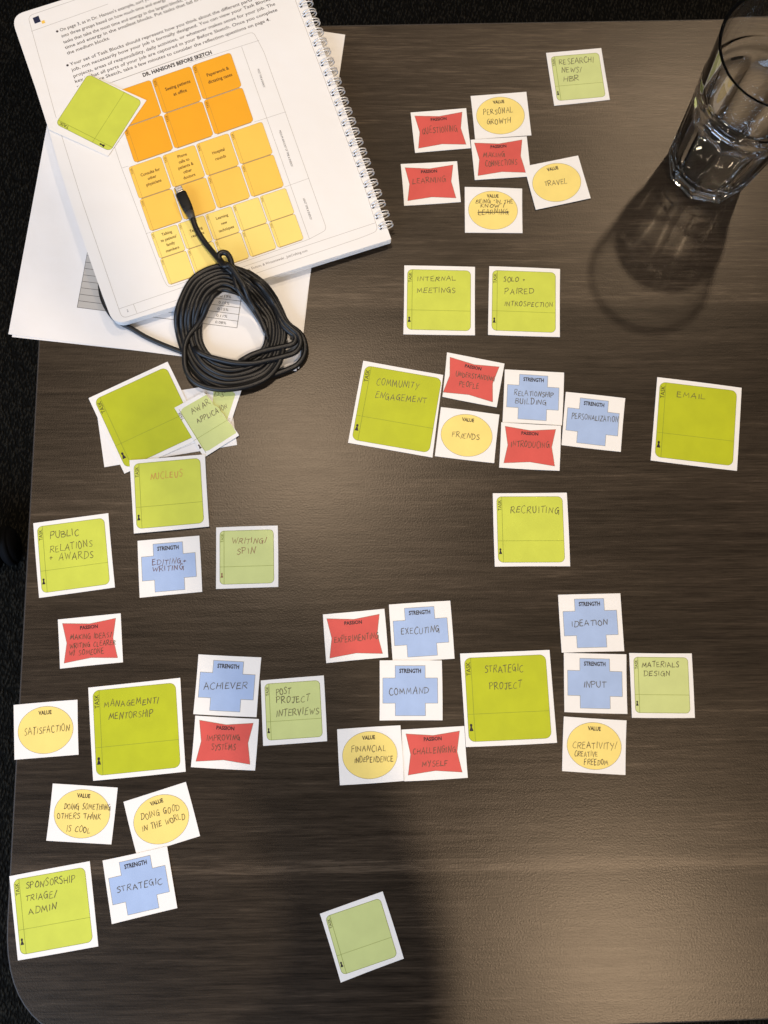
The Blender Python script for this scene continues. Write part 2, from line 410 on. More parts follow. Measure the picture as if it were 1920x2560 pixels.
# ------------------------------------------------------------------ the cards
def sim_fit(src, dst):
    """rotation + shift that lays the model points src on dst"""
    n = len(src); sc = sum((Vector(p) for p in src), Vector((0, 0))) / n; dc = sum((Vector(p) for p in dst), Vector((0, 0))) / n
    a = b = 0
    for s, d in zip(src, dst):
        s = Vector(s) - sc; d = Vector(d) - dc; a += s.dot(d); b += s.x * d.y - s.y * d.x
    t = math.atan2(b, a); c, s_ = math.cos(t), math.sin(t)
    return lambda p: (dc.x + c * (p[0] - sc.x) - s_ * (p[1] - sc.y), dc.y + s_ * (p[0] - sc.x) + c * (p[1] - sc.y)), t
SIZE = {'T1': 38.3, 'T2': 47.8, 'T3': 57.3}
GMAT = {'T1': GR1, 'T2': GR2, 'T3': GR3}

def pawn(bm, fx, k, z):
    pts = [(-.46, 0), (.46, 0), (.44, .1), (.2, .5), (.15, .58)] + [(.3 * math.cos(R(a)), .79 + .21 * math.sin(R(a))) for a in range(-56, 237, 24)] + [(-.15, .58), (-.2, .5), (-.44, .1)]
    poly(bm, [fx((p[0] * k * 1.02, p[1] * k * 1.75)) for p in pts], z)

def card(kind, outer, anchors, lines, label, z=0.0, tilt=(0, 0), ink='dark', outline=None, block=None, zs=None, off=None, mark='BLACK'):
    """outer: corners in photograph pixels (TL TR BR BL); everything is laid out flat in the card's own frame"""
    zz = z if zs is None else zs
    w = [W(p[0], p[1], zz).xy for p in outer]
    c = sum(w, Vector((0, 0))) / 4
    ax = ((w[1] - w[0]) + (w[2] - w[3])); ang = math.atan2(ax.y, ax.x)
    ca, sa = math.cos(-ang), math.sin(-ang)
    L = lambda p: (ca * (p[0] - c.x) - sa * (p[1] - c.y), sa * (p[0] - c.x) + ca * (p[1] - c.y))
    names = {'T': ('task_card', 'task cards laid out on the table'), 'P': ('passion_card', 'passion cards laid out on the table'), 'V': ('value_card', 'value cards laid out on the table'), 'S': ('strength_card', 'strength cards laid out on the table')}
    nm, grp = names[kind[0]]
    t = thing(nm, label, 'card', (c.x * MM, c.y * MM, z * MM), (R(tilt[0]), R(tilt[1]), ang), grp)
    th = 0.32
    bm = bmesh.new()
    if outline: slab(bm, [L(W(p[0], p[1], zz)) for p in outline], 0, th)
    else:
        # scissor-cut edges: never quite straight
        q = [L(p) for p in w]; pts = []
        rnd = random.Random(int(c.x * 7 + c.y * 3))
        for i in range(4):
            a, b = Vector(q[i]), Vector(q[(i + 1) % 4]); d = (b - a); nn = Vector((-d.y, d.x)).normalized(); am = rnd.uniform(-.22, .22)
            for k in range(5):
                s = k / 5; pts.append(tuple(a + d * s + nn * am * math.sin(math.pi * s)))
        slab(bm, pts, 0, th)
    meshobj('paper', bm, PAPER, t)
    Z = th + .05
    def fit(model): return sim_fit(model, [L(W(p[0], p[1], zz)) for p in anchors])[0]
    bmB, bmL, bmT = bmesh.new(), bmesh.new(), bmesh.new()
    if kind[0] == 'T':
        S = SIZE[kind]; hS = S / 2; r = S * .075
        fx = fit([(-hS, hS), (hS, hS), (hS, -hS), (-hS, -hS)])
        o = rrect(-hS, -hS, hS, hS, r)
        if block: poly(bmB, [L(W(p[0], p[1], zz)) for p in block], Z)
        else: poly(bmB, [fx(p) for p in o], Z)
        if not block: ribbon(bmL, [fx(p) for p in o], .26, Z + .04, closed=True)
        xs = -hS + S * .077
        ribbon(bmL, [fx((xs, hS)), fx((xs, -hS))], .26, Z + .04)
        xr = hS if not block else hS * .62
        ribbon(bmL, [fx((-hS, -hS + S * .325)), fx((xr, -hS + S * .325))], .2, Z + .04)
        put_text(bmT, 'TASK', fx((-hS + S * .068, hS - S * .215)), fx((-hS + S * .068, hS - S * .05)), S * .052, Z + .08)
        bmP = bmesh.new(); pawn(bmP, lambda p: fx((p[0] - hS + S * .036, p[1] - hS + S * .125)), S * .05, Z + .08)
        col, lcol = GMAT[kind], GLINE
        if off: pass
    elif kind == 'P':
        fx = fit([(-18.67, 13.86), (18.67, 13.86), (18.67, -13.86), (-18.67, -13.86)])
        o = [fx(p) for p in [(-18.67, 13.86), (.2, 11.8), (18.67, 13.86), (16.1, .2), (18.67, -13.86), (.3, -11.9), (-18.67, -13.86), (-16.2, -.2)]]
        poly(bmB, o, Z); ribbon(bmL, o, .2, Z + .04, closed=True)
        put_text(bmT, 'PASSION', fx((-6.5, 8.35)), fx((5.9, 8.35)), 2.35, Z + .08, bold=.03)
        col, lcol = RED, LINE
    elif kind == 'S':
        fx = fit([(-10.54, 17.2), (10.54, 17.2), (10.54, -17.2), (-10.54, -17.2)])
        a, b, x2 = 10.54, 8.65, 19.2
        o = [fx(p) for p in [(-a, 17.2), (a, 17.2), (a, b), (x2, b), (x2, -b), (a, -b), (a, -17.2), (-a, -17.2), (-a, -b), (-x2, -b), (-x2, b), (-a, b)]]
        poly(bmB, o, Z); ribbon(bmL, o, .2, Z + .04, closed=True)
        put_text(bmT, 'STRENGTH', fx((-7.6, 12.2)), fx((7.6, 12.2)), 2.75, Z + .08, bold=.03)
        col, lcol = BLU, LINE
    else:
        cx, cy, wpx = anchors
        cc = Vector(L(W(cx, cy, zz))); el = []
        for k in range(56):
            an = 2 * math.pi * k / 56; el.append((cc.x + 18.9 * math.cos(an), cc.y + 15.9 * math.sin(an)))
        poly(bmB, el, Z); ribbon(bmL, el, .2, Z + .04, closed=True)
        put_text(bmT, 'VALUE', (cc.x - 4.7, cc.y + 10.5), (cc.x + 4.3, cc.y + 10.5), 2.55, Z + .08, bold=.03)
        col, lcol = YEL, LINE
    meshobj('colour_print', bmB, col, t); meshobj('printed_line', bmL, lcol, t)
    meshobj('printed_word', bmT, GLINE if mark == 'faint' else BLACK, t)
    if kind[0] == 'T': meshobj('pawn_mark', bmP, INK['brown'] if mark == 'faint' else BLACK, t)
    if lines:
        bm = bmesh.new()
        for i, (txt, x0, y0, x1, y1, h) in enumerate(lines):
            A = W(x0, y0, zz); B = W(x1, y1, zz); up = W(x0, y0 - h, zz)
            handwrite(bm, txt, L(A), L(B), (up - A).length * 1.0, Z + .12, w=.39, seed=i)
            if kind == 'V' and 'KNOW' in label.upper() and txt == 'LEARNING':
                a, b = Vector(L(A)), Vector(L(B)); u = Vector((0, 1))
                ribbon(bm, [a + u * 1.6 + Vector((-.5, 0)), b + u * 1.8 + Vector((.6, 0))], .5, Z + .13)
                ribbon(bm, [a + u * 2.2 + Vector((.8, 0)), b + u * 1.3], .5, Z + .13)
        meshobj('handwriting', bm, INK[ink], t)
    return t

CARDS = [
    ('P', [(1026.5, 281.8), (1165.3, 271.0), (1176.9, 370.6), (1037.7, 382.5)], [(1036.6, 290.6), (1155.5, 280.8), (1165.0, 361.5), (1045.7, 371.7)],
     [('QUESTIONING', 1055.2, 335.0, 1143.6, 329.0, 15.7)],
     'white card with red star shape handwritten QUESTIONING', 0, (0, 0), 'dark'),
    ('V', [(1176.5, 240.6), (1315.7, 230.1), (1328.3, 338.5), (1187.7, 349.0)], (1251.0, 289.5, 120.3),
     [('PERSONAL', 1209.0, 288.1, 1282.4, 281.8, 13.3), ('GROWTH', 1217.8, 312.6, 1277.2, 308.4, 14.0)],
     'white card with yellow oval handwritten PERSONAL GROWTH, above the MAKING CONNECTIONS card', 0, (0, 0), 'dark'),
    ('P', [(1176.5, 350.0), (1316.7, 341.3), (1326.9, 441.3), (1187.0, 450.3)], [(1186.3, 358.7), (1305.5, 350.0), (1312.9, 431.5), (1195.0, 439.9)],
     [('MAKING', 1208.0, 394.8, 1261.5, 392.0, 11.5), ('CONNECTIONS', 1213.6, 417.5, 1292.9, 412.2, 13.3)],
     'white card with red star shape handwritten MAKING CONNECTIONS', 0.36, (0, 0), 'dark'),
    ('V', [(1310.4, 416.4), (1445.0, 389.2), (1476.5, 495.8), (1339.4, 524.8)], (1391.5, 456.6, 121.0),
     [('TRAVEL', 1361.8, 466.1, 1417.8, 458.4, 12.2)],
     'tilted white card with yellow oval handwritten TRAVEL, left of the glass shadow', 0.72, (0, 0), 'dark'),
    ('P', [(1001.7, 410.5), (1142.6, 403.5), (1152.0, 505.2), (1010.4, 514.7)], [(1012.2, 419.6), (1132.8, 412.6), (1140.1, 495.8), (1018.8, 502.8)],
     [('LEARNING', 1031.4, 461.2, 1114.6, 454.9, 13.3)],
     'white card with red star shape handwritten LEARNING', 0, (0, 0), 'dark'),
    ('V', [(1161.8, 467.8), (1305.2, 472.0), (1306.2, 582.9), (1162.5, 581.8)], (1232.4, 526.2, 123.1),
     [('BEING "IN THE', 1189.1, 509.1, 1282.4, 509.8, 9.8), ('KNOW"/', 1201.0, 519.6, 1263.2, 519.6, 9.8), ('LEARNING', 1195.0, 537.1, 1270.9, 536.0, 12.6)],
     'white card with yellow oval handwritten BEING "IN THE KNOW" and a crossed-out word', 0, (0, 0), 'dark'),
    ('T1', [(1365.0, 133.2), (1502.7, 121.0), (1524.4, 249.3), (1385.6, 264.3)], [(1376.9, 142.7), (1496.8, 132.2), (1512.9, 241.6), (1392.6, 253.8)],
     [('RESEARCH/', 1397.8, 162.2, 1486.3, 155.9, 13.3), ('NEWS/', 1404.8, 182.2, 1453.8, 181.5, 12.6), ('HBR', 1409.0, 204.2, 1446.8, 202.1, 13.3)],
     'small pale green task card handwritten RESEARCH/ NEWS/ HBR, left of the glass', 0, (0.35, 0), 'dark'),
    ('T2', [(1010.8, 663.9), (1187.4, 667.6), (1187.2, 838.4), (1008.4, 836.0)], [(1019.0, 673.7), (1176.6, 677.1), (1175.8, 827.8), (1017.1, 824.6)],
     [('INTERNAL', 1043.7, 703.7, 1139.2, 701.5, 11.1), ('MEETINGS', 1042.3, 732.8, 1138.6, 732.3, 12.7)],
     'lime green task card handwritten INTERNAL MEETINGS', 0, (0, 0), 'dark'),
    ('T2', [(1223.2, 666.0), (1399.9, 672.9), (1399.4, 842.7), (1220.1, 837.3)], [(1231.5, 676.1), (1388.8, 681.9), (1388.0, 831.5), (1229.1, 826.7)],
     [('SOLO +', 1258.5, 705.0, 1313.7, 704.5, 11.9), ('PAIRED', 1261.2, 736.0, 1334.1, 734.7, 13.3), ('INTROSPECTION', 1261.2, 764.7, 1381.9, 768.6, 11.1)],
     'lime green task card handwritten SOLO + PAIRED INTROSPECTION', 0, (0, 0), 'dark'),
    ('T3', [(908.2, 902.2), (1107.9, 937.6), (1081.1, 1143.8), (870.1, 1107.1)], [(914.0, 914.5), (1103.0, 947.3), (1071.7, 1132.0), (881.2, 1098.7)],
     [('COMMUNITY', 940.8, 962.5, 1045.7, 973.3, 15.7), ('ENGAGEMENT', 937.2, 995.0, 1064.9, 1009.5, 15.7)],
     'large tilted bright green task card handwritten COMMUNITY ENGAGEMENT', 0, (0, 0.25), 'dark'),
    ('P', [(1117.5, 881.2), (1261.2, 909.4), (1241.7, 1018.4), (1105.9, 992.1)], [(1124.7, 893.3), (1247.9, 917.4), (1231.3, 1005.6), (1107.9, 981.0)],
     [('UNDERSTANDING', 1139.2, 940.8, 1236.1, 952.8, 12.1), ('PEOPLE', 1146.9, 966.1, 1196.3, 972.1, 13.3)],
     'tilted white card with red star shape handwritten UNDERSTANDING PEOPLE', 0.36, (0, 0), 'dark'),
    ('V', [(1102.3, 1017.9), (1248.4, 1036.7), (1235.2, 1157.8), (1087.1, 1140.4)], (1166.4, 1088.6, 128.3),
     [('FRIENDS', 1129.6, 1092.7, 1197.6, 1101.1, 14.0)],
     'white card with yellow oval handwritten FRIENDS', 0, (0, 0), 'dark'),
    ('S', [(1262.0, 923.7), (1410.1, 931.8), (1404.7, 1063.7), (1256.2, 1056.0)], [(1298.6, 936.0), (1370.0, 940.6), (1365.4, 1051.7), (1294.0, 1047.9)],
     [('RELATIONSHIP', 1285.5, 988.5, 1383.5, 993.1, 13.1), ('BUILDING', 1287.8, 1008.5, 1365.4, 1013.2, 13.9)],
     'white card with blue cross handwritten RELATIONSHIP BUILDING', 0, (0, 0), 'dark'),
    ('P', [(1253.1, 1056.0), (1402.4, 1064.5), (1398.6, 1177.1), (1247.7, 1169.0)], [(1262.4, 1066.4), (1389.7, 1074.1), (1386.6, 1165.2), (1258.5, 1157.5)],
     [('INTRODUCING', 1276.7, 1116.6, 1373.1, 1119.3, 14.7)],
     'white card with red star shape handwritten INTRODUCING', 0.36, (0, 0), 'dark'),
    ('S', [(1414.4, 980.0), (1562.9, 995.8), (1551.7, 1129.7), (1403.6, 1112.7)], [(1450.3, 995.0), (1521.2, 1003.1), (1512.4, 1115.0), (1441.0, 1107.3)],
     [('PERSONALIZATION', 1429.0, 1047.1, 1544.8, 1055.6, 13.9)],
     'white card with blue cross handwritten PERSONALIZATION', 0.0, (0, 0), 'dark'),
    ('T3', [(1642.8, 943.3), (1853.4, 970.0), (1842.2, 1177.1), (1626.6, 1150.9)], [(1649.0, 955.3), (1841.9, 978.1), (1831.0, 1164.8), (1637.4, 1141.6)],
     [('EMAIL', 1691.4, 991.2, 1762.8, 999.7, 13.1)],
     'large deep green task card handwritten EMAIL, near the right edge', 0, (0.3, 0), 'dark'),
    ('T3', [(221.8, 995.9), (419.1, 904.4), (508.8, 1092.7), (311.4, 1184.2)], [(235.0, 999.1), (413.8, 917.9), (496.0, 1088.5), (317.2, 1169.7)],
     [],
     'large blank green task card tilted left, lying on a white paper strip', 0.45, (0.15, 0.2), 'dark'),
    ('T2', [(323.8, 1150.6), (512.3, 1135.9), (523.1, 1316.5), (335.3, 1334.0)], [(332.9, 1159.8), (500.8, 1146.3), (510.7, 1307.0), (342.5, 1322.1)],
     [('NUCLEUS', 377.1, 1198.8, 456.6, 1191.6, 15.9)],
     'lime green task card handwritten NUCLEUS in ink with an orange-brown glint painted in', 1.3, (-0.5, 0.2), 'orange'),
    ('T2', [(83.5, 1308.2), (270.9, 1283.1), (287.6, 1468.5), (98.2, 1494.8)], [(93.4, 1317.3), (259.7, 1295.4), (274.0, 1460.1), (106.5, 1482.4)],
     [('PUBLIC', 126.4, 1348.0, 197.3, 1338.0, 16.7), ('RELATIONS', 125.6, 1380.6, 231.9, 1367.5, 16.7), ('+ AWARDS', 123.7, 1403.3, 233.9, 1394.5, 16.7)],
     'lime green task card handwritten PUBLIC RELATIONS + AWARDS', 0, (0, 0), 'dark'),
    ('S', [(344.1, 1352.3), (498.4, 1339.2), (505.6, 1479.6), (349.6, 1494.4)], [(382.6, 1360.7), (456.6, 1354.7), (462.6, 1473.3), (387.8, 1480.8)],
     [('EDITING+', 380.3, 1413.6, 465.8, 1408.4, 13.5), ('WRITING', 381.5, 1430.3, 459.8, 1423.5, 13.5)],
     'white card with blue cross handwritten EDITING + WRITING', 0, (0, 0), 'purple'),
    ('T1', [(540.6, 1318.9), (694.5, 1314.1), (695.7, 1467.3), (540.2, 1472.5)], [(550.1, 1328.1), (683.8, 1324.9), (685.0, 1456.2), (549.3, 1461.7)],
     [('WRITING/', 580.4, 1359.5, 666.7, 1357.5, 13.9), ('SPIN', 591.1, 1385.8, 638.9, 1383.8, 15.1)],
     'small pale green task card handwritten WRITING/ SPIN in ink with a brown glint painted in', 0, (0, 0), 'brown'),
    ('P', [(144.9, 1548.9), (301.9, 1533.3), (307.8, 1655.7), (150.4, 1671.7)], [(156.7, 1559.1), (290.0, 1545.1), (293.8, 1644.7), (160.5, 1658.2)],
     [('MAKING IDEAS/', 175.7, 1600.4, 279.5, 1593.7, 13.5), ('WRITING CLEARER', 174.9, 1621.5, 289.6, 1611.8, 11.8), ('W/ SOMEONE', 172.7, 1639.2, 260.1, 1634.2, 13.5)],
     'white card with red star shape handwritten MAKING IDEAS/ WRITING CLEARER W/ SOMEONE', 0, (0, 0), 'dark'),
    ('S', [(496.4, 1635.9), (653.3, 1643.5), (641.5, 1792.8), (483.3, 1785.2)], [(533.9, 1650.6), (609.9, 1654.4), (600.2, 1780.2), (523.8, 1775.9)],
     [('ACHIEVER', 509.0, 1723.6, 617.0, 1722.4, 16.9)],
     'white card with blue cross handwritten ACHIEVER', 0, (0, 0), 'dark'),
    ('P', [(488.4, 1789.0), (647.4, 1797.5), (637.7, 1926.2), (477.4, 1917.7)], [(498.9, 1800.0), (633.5, 1807.6), (625.1, 1911.0), (489.6, 1903.8)],
     [('IMPROVING', 516.6, 1851.1, 600.2, 1850.2, 14.3), ('SYSTEMS', 528.4, 1874.3, 589.2, 1874.3, 14.3)],
     'white card with red star shape handwritten IMPROVING SYSTEMS', 0, (0, 0), 'dark'),
    ('T1', [(652.1, 1701.3), (809.5, 1688.6), (817.9, 1852.7), (658.0, 1864.6)], [(662.6, 1711.0), (798.9, 1700.4), (805.7, 1840.9), (667.3, 1851.1)],
     [('POST', 690.5, 1737.1, 726.3, 1734.6, 15.2), ('PROJECT', 691.3, 1757.4, 774.0, 1754.0, 16.9), ('INTERVIEWS', 691.3, 1791.1, 797.2, 1783.5, 16.9)],
     'small pale green task card handwritten POST PROJECT INTERVIEWS', 0, (0, 0), 'dark'),
    ('T3', [(221.3, 1719.0), (450.8, 1694.5), (464.3, 1929.1), (233.1, 1951.9)], [(232.7, 1728.3), (439.0, 1705.9), (450.8, 1918.1), (241.1, 1938.8)],
     [('MANAGEMENT/', 260.1, 1767.9, 398.5, 1758.2, 15.2), ('MENTORSHIP', 272.7, 1798.7, 382.4, 1791.1, 16.0)],
     'large deep green task card handwritten MANAGEMENT/ MENTORSHIP', 0, (0.3, 0.2), 'dark'),
    ('P', [(807.3, 1536.2), (960.9, 1521.9), (970.5, 1643.1), (815.8, 1657.7)], [(817.7, 1546.8), (948.2, 1535.2), (955.9, 1633.8), (824.0, 1646.0)],
     [('EXPERIMENTING', 835.7, 1606.8, 946.6, 1596.7, 14.6)],
     'white card with red star shape handwritten EXPERIMENTING', 0, (0, 0), 'dark'),
    ('S', [(972.3, 1511.6), (1125.4, 1501.8), (1136.2, 1646.6), (982.1, 1656.7)], [(1011.0, 1520.3), (1084.2, 1516.1), (1093.5, 1638.6), (1019.8, 1643.1)],
     [('EXECUTING', 1002.3, 1586.1, 1098.3, 1580.8, 15.4)],
     'white card with blue cross handwritten EXECUTING', 0, (0, 0), 'dark'),
    ('S', [(949.2, 1651.1), (1104.4, 1651.1), (1106.3, 1800.7), (949.0, 1801.2)], [(988.5, 1663.6), (1062.0, 1663.8), (1063.6, 1789.5), (988.2, 1789.8)],
     [('COMMAND', 973.1, 1737.8, 1071.2, 1732.5, 15.9)],
     'white card with blue cross handwritten COMMAND', 0.36, (0, 0), 'dark'),
    ('V', [(842.9, 1823.2), (1001.0, 1813.2), (1009.7, 1952.1), (849.8, 1963.0)], (924.6, 1887.4, 136.9),
     [('FINANCIAL', 878.7, 1880.0, 964.4, 1876.6, 13.8), ('INDEPENDENCE', 886.1, 1906.5, 982.9, 1903.9, 13.8)],
     'white card with yellow oval handwritten FINANCIAL INDEPENDENCE', 0.36, (0, 0), 'dark'),
    ('P', [(1003.6, 1824.0), (1160.6, 1815.0), (1169.4, 1944.2), (1010.5, 1953.2)], [(1014.0, 1833.8), (1149.0, 1826.9), (1155.6, 1930.9), (1020.3, 1938.1)],
     [('CHALLENGING', 1032.0, 1885.8, 1139.4, 1880.5, 15.9), ('MYSELF', 1054.5, 1916.3, 1119.5, 1913.7, 13.8)],
     'white card with red star shape handwritten CHALLENGING MYSELF', 0, (0, 0), 'dark'),
    ('T3', [(1150.1, 1633.9), (1373.4, 1624.8), (1392.4, 1856.8), (1164.9, 1867.5)], [(1160.4, 1645.3), (1363.2, 1636.2), (1378.7, 1845.4), (1172.5, 1854.9)],
     [('STRATEGIC', 1211.6, 1681.0, 1307.7, 1678.4, 17.5), ('PROJECT', 1224.2, 1722.8, 1303.9, 1720.1, 17.5)],
     'large deep green task card handwritten STRATEGIC PROJECT', 0.36, (0.2, -0.3), 'dark'),
    ('S', [(1395.1, 1487.0), (1550.4, 1483.5), (1560.3, 1627.9), (1404.2, 1631.6)], [(1435.3, 1498.0), (1509.0, 1496.5), (1517.0, 1617.6), (1442.9, 1619.5)],
     [('IDEATION', 1428.9, 1566.3, 1519.2, 1563.7, 14.4)],
     'white card with blue cross handwritten IDEATION', 0, (0, 0), 'dark'),
    ('S', [(1409.5, 1632.0), (1565.6, 1635.8), (1568.2, 1784.7), (1411.0, 1780.1)], [(1449.0, 1645.3), (1523.4, 1647.6), (1525.3, 1772.2), (1450.5, 1770.3)],
     [('INPUT', 1458.5, 1719.4, 1514.3, 1718.2, 14.4)],
     'white card with blue cross handwritten INPUT', 0, (0, 0), 'dark'),
    ('T1', [(1572.8, 1632.4), (1728.9, 1633.5), (1736.8, 1794.6), (1579.6, 1794.2)], [(1583.8, 1643.4), (1718.6, 1643.8), (1724.7, 1783.2), (1588.7, 1781.3)],
     [('MATERIALS', 1604.7, 1668.1, 1697.0, 1667.0, 13.7), ('DESIGN', 1609.2, 1689.7, 1674.9, 1689.0, 12.9)],
     'small pale green task card handwritten MATERIALS DESIGN', 0, (0, 0), 'dark'),
    ('V', [(1409.5, 1791.1), (1566.0, 1801.0), (1563.3, 1937.3), (1405.3, 1927.5)], (1485.1, 1864.8, 135.6),
     [('CREATIVITY/', 1430.8, 1870.1, 1542.0, 1873.9, 17.1), ('CREATIVE', 1435.7, 1891.0, 1493.8, 1891.8, 12.5), ('FREEDOM', 1460.4, 1911.9, 1520.0, 1911.9, 13.7)],
     'white card with yellow oval handwritten CREATIVITY/ CREATIVE FREEDOM', 0, (0, 0), 'dark'),
    ('V', [(34.5, 1762.4), (194.0, 1749.2), (196.8, 1886.5), (36.7, 1899.3)], (114.4, 1824.7, 137.0),
     [('SATISFACTION', 61.1, 1837.9, 174.0, 1826.9, 17.2)],
     'white card with yellow oval handwritten SATISFACTION, by the left table edge', 0, (0, 0), 'dark'),
    ('V', [(132.3, 1958.6), (294.6, 1968.9), (278.6, 2110.9), (116.0, 2101.5)], (205.3, 2034.1, 140.1),
     [('DOING SOMETHING', 160.5, 2022.8, 275.8, 2024.4, 14.1), ('OTHERS THINK', 142.6, 2047.3, 252.3, 2047.3, 14.1), ('IS COOL', 166.1, 2077.7, 225.1, 2081.5, 15.0)],
     'white card with yellow oval handwritten DOING SOMETHING OTHERS THINK IS COOL', 0, (0, 0), 'dark'),
    ('V', [(309.1, 2004.4), (464.8, 1954.5), (500.3, 2089.9), (342.6, 2139.1)], (403.4, 2047.9, 137.9),
     [('DOING GOOD', 354.2, 2050.4, 449.8, 2025.4, 15.7), ('IN THE WORLD', 357.3, 2078.6, 463.3, 2046.4, 15.0)],
     'tilted white card with yellow oval handwritten DOING GOOD IN THE WORLD', 0, (0, 0), 'dark'),
    ('S', [(256.7, 2151.1), (417.8, 2115.4), (443.5, 2269.9), (279.9, 2310.0)], [(298.4, 2156.4), (375.8, 2137.0), (397.4, 2269.3), (319.7, 2288.1)],
     [('STRATEGIC', 292.4, 2231.6, 405.9, 2209.1, 15.0)],
     'tilted white card with blue cross handwritten STRATEGIC, below DOING GOOD IN THE WORLD', 0.36, (0, 0), 'dark'),
    ('T2', [(23.8, 2190.3), (224.7, 2152.7), (246.1, 2365.5), (45.1, 2400.9)], [(34.5, 2199.7), (212.5, 2166.8), (231.3, 2353.3), (51.7, 2388.4)],
     [('SPONSORSHIP', 65.2, 2221.6, 188.1, 2205.0, 17.2), ('TRIAGE/', 64.3, 2252.0, 142.6, 2242.6, 15.7), ('ADMIN', 73.0, 2285.6, 141.7, 2273.3, 15.7)],
     'green task card handwritten SPONSORSHIP TRIAGE/ ADMIN, in the bottom left corner', 0, (0, 0), 'dark'),
    ('T1', [(799.8, 2284.2), (956.6, 2228.3), (1009.5, 2396.1), (851.9, 2456.1)], [(813.9, 2290.7), (949.0, 2245.1), (993.3, 2389.8), (855.8, 2437.7)],
     [],
     'small blank pale green task card alone near the bottom of the table', 0, (0, 0), 'dark'),
    ('T2', [(1231.8, 1233.5), (1416.7, 1231.8), (1425.3, 1415.8), (1237.0, 1416.7)], [(1240.4, 1243.8), (1405.6, 1242.9), (1412.4, 1404.7), (1245.5, 1403.9)],
     [('RECRUITING', 1276.3, 1282.3, 1397.0, 1283.2, 17.1)],
     'lime green task card handwritten RECRUITING', 0, (0.3, 0.2), 'dark'),
]
for k, outer, anchors, lines, label, z, tilt, ink in CARDS:
    zb = z + .02 + (abs(math.sin(R(tilt[0]))) + abs(math.sin(R(tilt[1])))) * 32
    card(k, outer, anchors, lines, label, zb, tilt, ink, mark='faint' if ink == 'brown' else 'BLACK')

def E(x, y): return (200 + x / 3.77, 880 + y / 3.77)
def Z1(x, y): return (x / 2.37, y / 2.37)
def Z2(x, y): return (500 + x / 3.318, y / 3.318)
def Z3(x, y): return (300 + x / 2.765, 350 + y / 2.765)
def Z4(x, y): return (x / 3.318, 400 + y / 3.318)
def Z5(x, y): return (430 + x / 4.484, 600 + y / 4.484)

# the torn card: two overlapping pieces on the white strip
fr = [E(*p) for p in [(890, 527), (1165, 380), (1188, 402), (1212, 430), (1226, 441), (1245, 468), (1258, 500), (1300, 522), (1330, 566), (1352, 590), (1385, 640), (1410, 664), (1432, 692), (1458, 725), (1470, 742), (1492, 772), (1497, 788), (1340, 885), (1180, 985), (1150, 965)]]
frb = [E(*p) for p in [(952, 560), (962, 540), (985, 522), (1190, 406), (1212, 430), (1245, 468), (1258, 500), (1300, 522), (1330, 566), (1385, 640), (1432, 692), (1472, 756), (1470, 764), (1215, 925), (1190, 932), (1165, 920), (1150, 900), (955, 580)]]
bk = [E(*p) for p in [(1205, 345), (1350, 335), (1522, 363), (1470, 520), (1418, 682), (1330, 640), (1240, 540), (1180, 440)]]
bkb = [E(*p) for p in [(1262, 345), (1300, 352), (1432, 374), (1455, 386), (1463, 402), (1455, 432), (1388, 640), (1330, 610), (1280, 540), (1250, 480)]]
t = card('T1', [E(1120, 330), E(1522, 363), E(1418, 682), E(1100, 600)], [E(1120, 345), E(1460, 376), E(1388, 700), E(1060, 650)],
     [('DS', *E(1262, 418), *E(1352, 432), 45 / 3.77), ('TION', *E(1302, 572), *E(1392, 528), 48 / 3.77)],
     'torn-off corner of pale green task card reading DS, tucked under the black cable', 1.0, (0, .6), outline=bk, block=bkb)
for ch in list(t.children):
    if ch.name.startswith(('printed_word', 'printed_line')): bpy.data.objects.remove(ch)
card('T1', [E(890, 527), E(1400, 250), E(1640, 640), E(1180, 985)], [E(945, 547), E(1300, 345), E(1530, 715), E(1185, 940)],
     [('AWAR', *E(1062, 590), *E(1232, 487), 50 / 3.77), ('APPLICA', *E(1110, 674), *E(1312, 572), 46 / 3.77)],
     'torn pale green task card handwritten AWAR and APPLICA, beside the large blank green card', 1.9, (1.2, -1.2), ink='dark', outline=fr, block=frb)

# ------------------------------------------------------------------ loose papers
def flat_thing(name, corners, z, th, material, label, cat, group=None):
    bm = bmesh.new(); slab(bm, [W(p[0], p[1], z + th).xy for p in corners], z, z + th)
    return bm
strip = [E(147, 487), E(1395, 290), E(1480, 875), E(230, 1085)]
st = thing('paper_strip', 'blank white paper strip lying under the large blank green card and the torn card', 'paper', tuple(W(*E(800, 700)) * MM))
bm = flat_thing('paper', strip, .05, .3, SHEET, '', ''); o = meshobj('paper', bm, SHEET, st); o.location = -st.location
bm = bmesh.new(); a, b = W(*E(735, 996), .4), W(*E(1150, 830), .4); ribbon(bm, [a, b], .3, .40); o = meshobj('printed_line', bm, GREY, st); o.location = -st.location

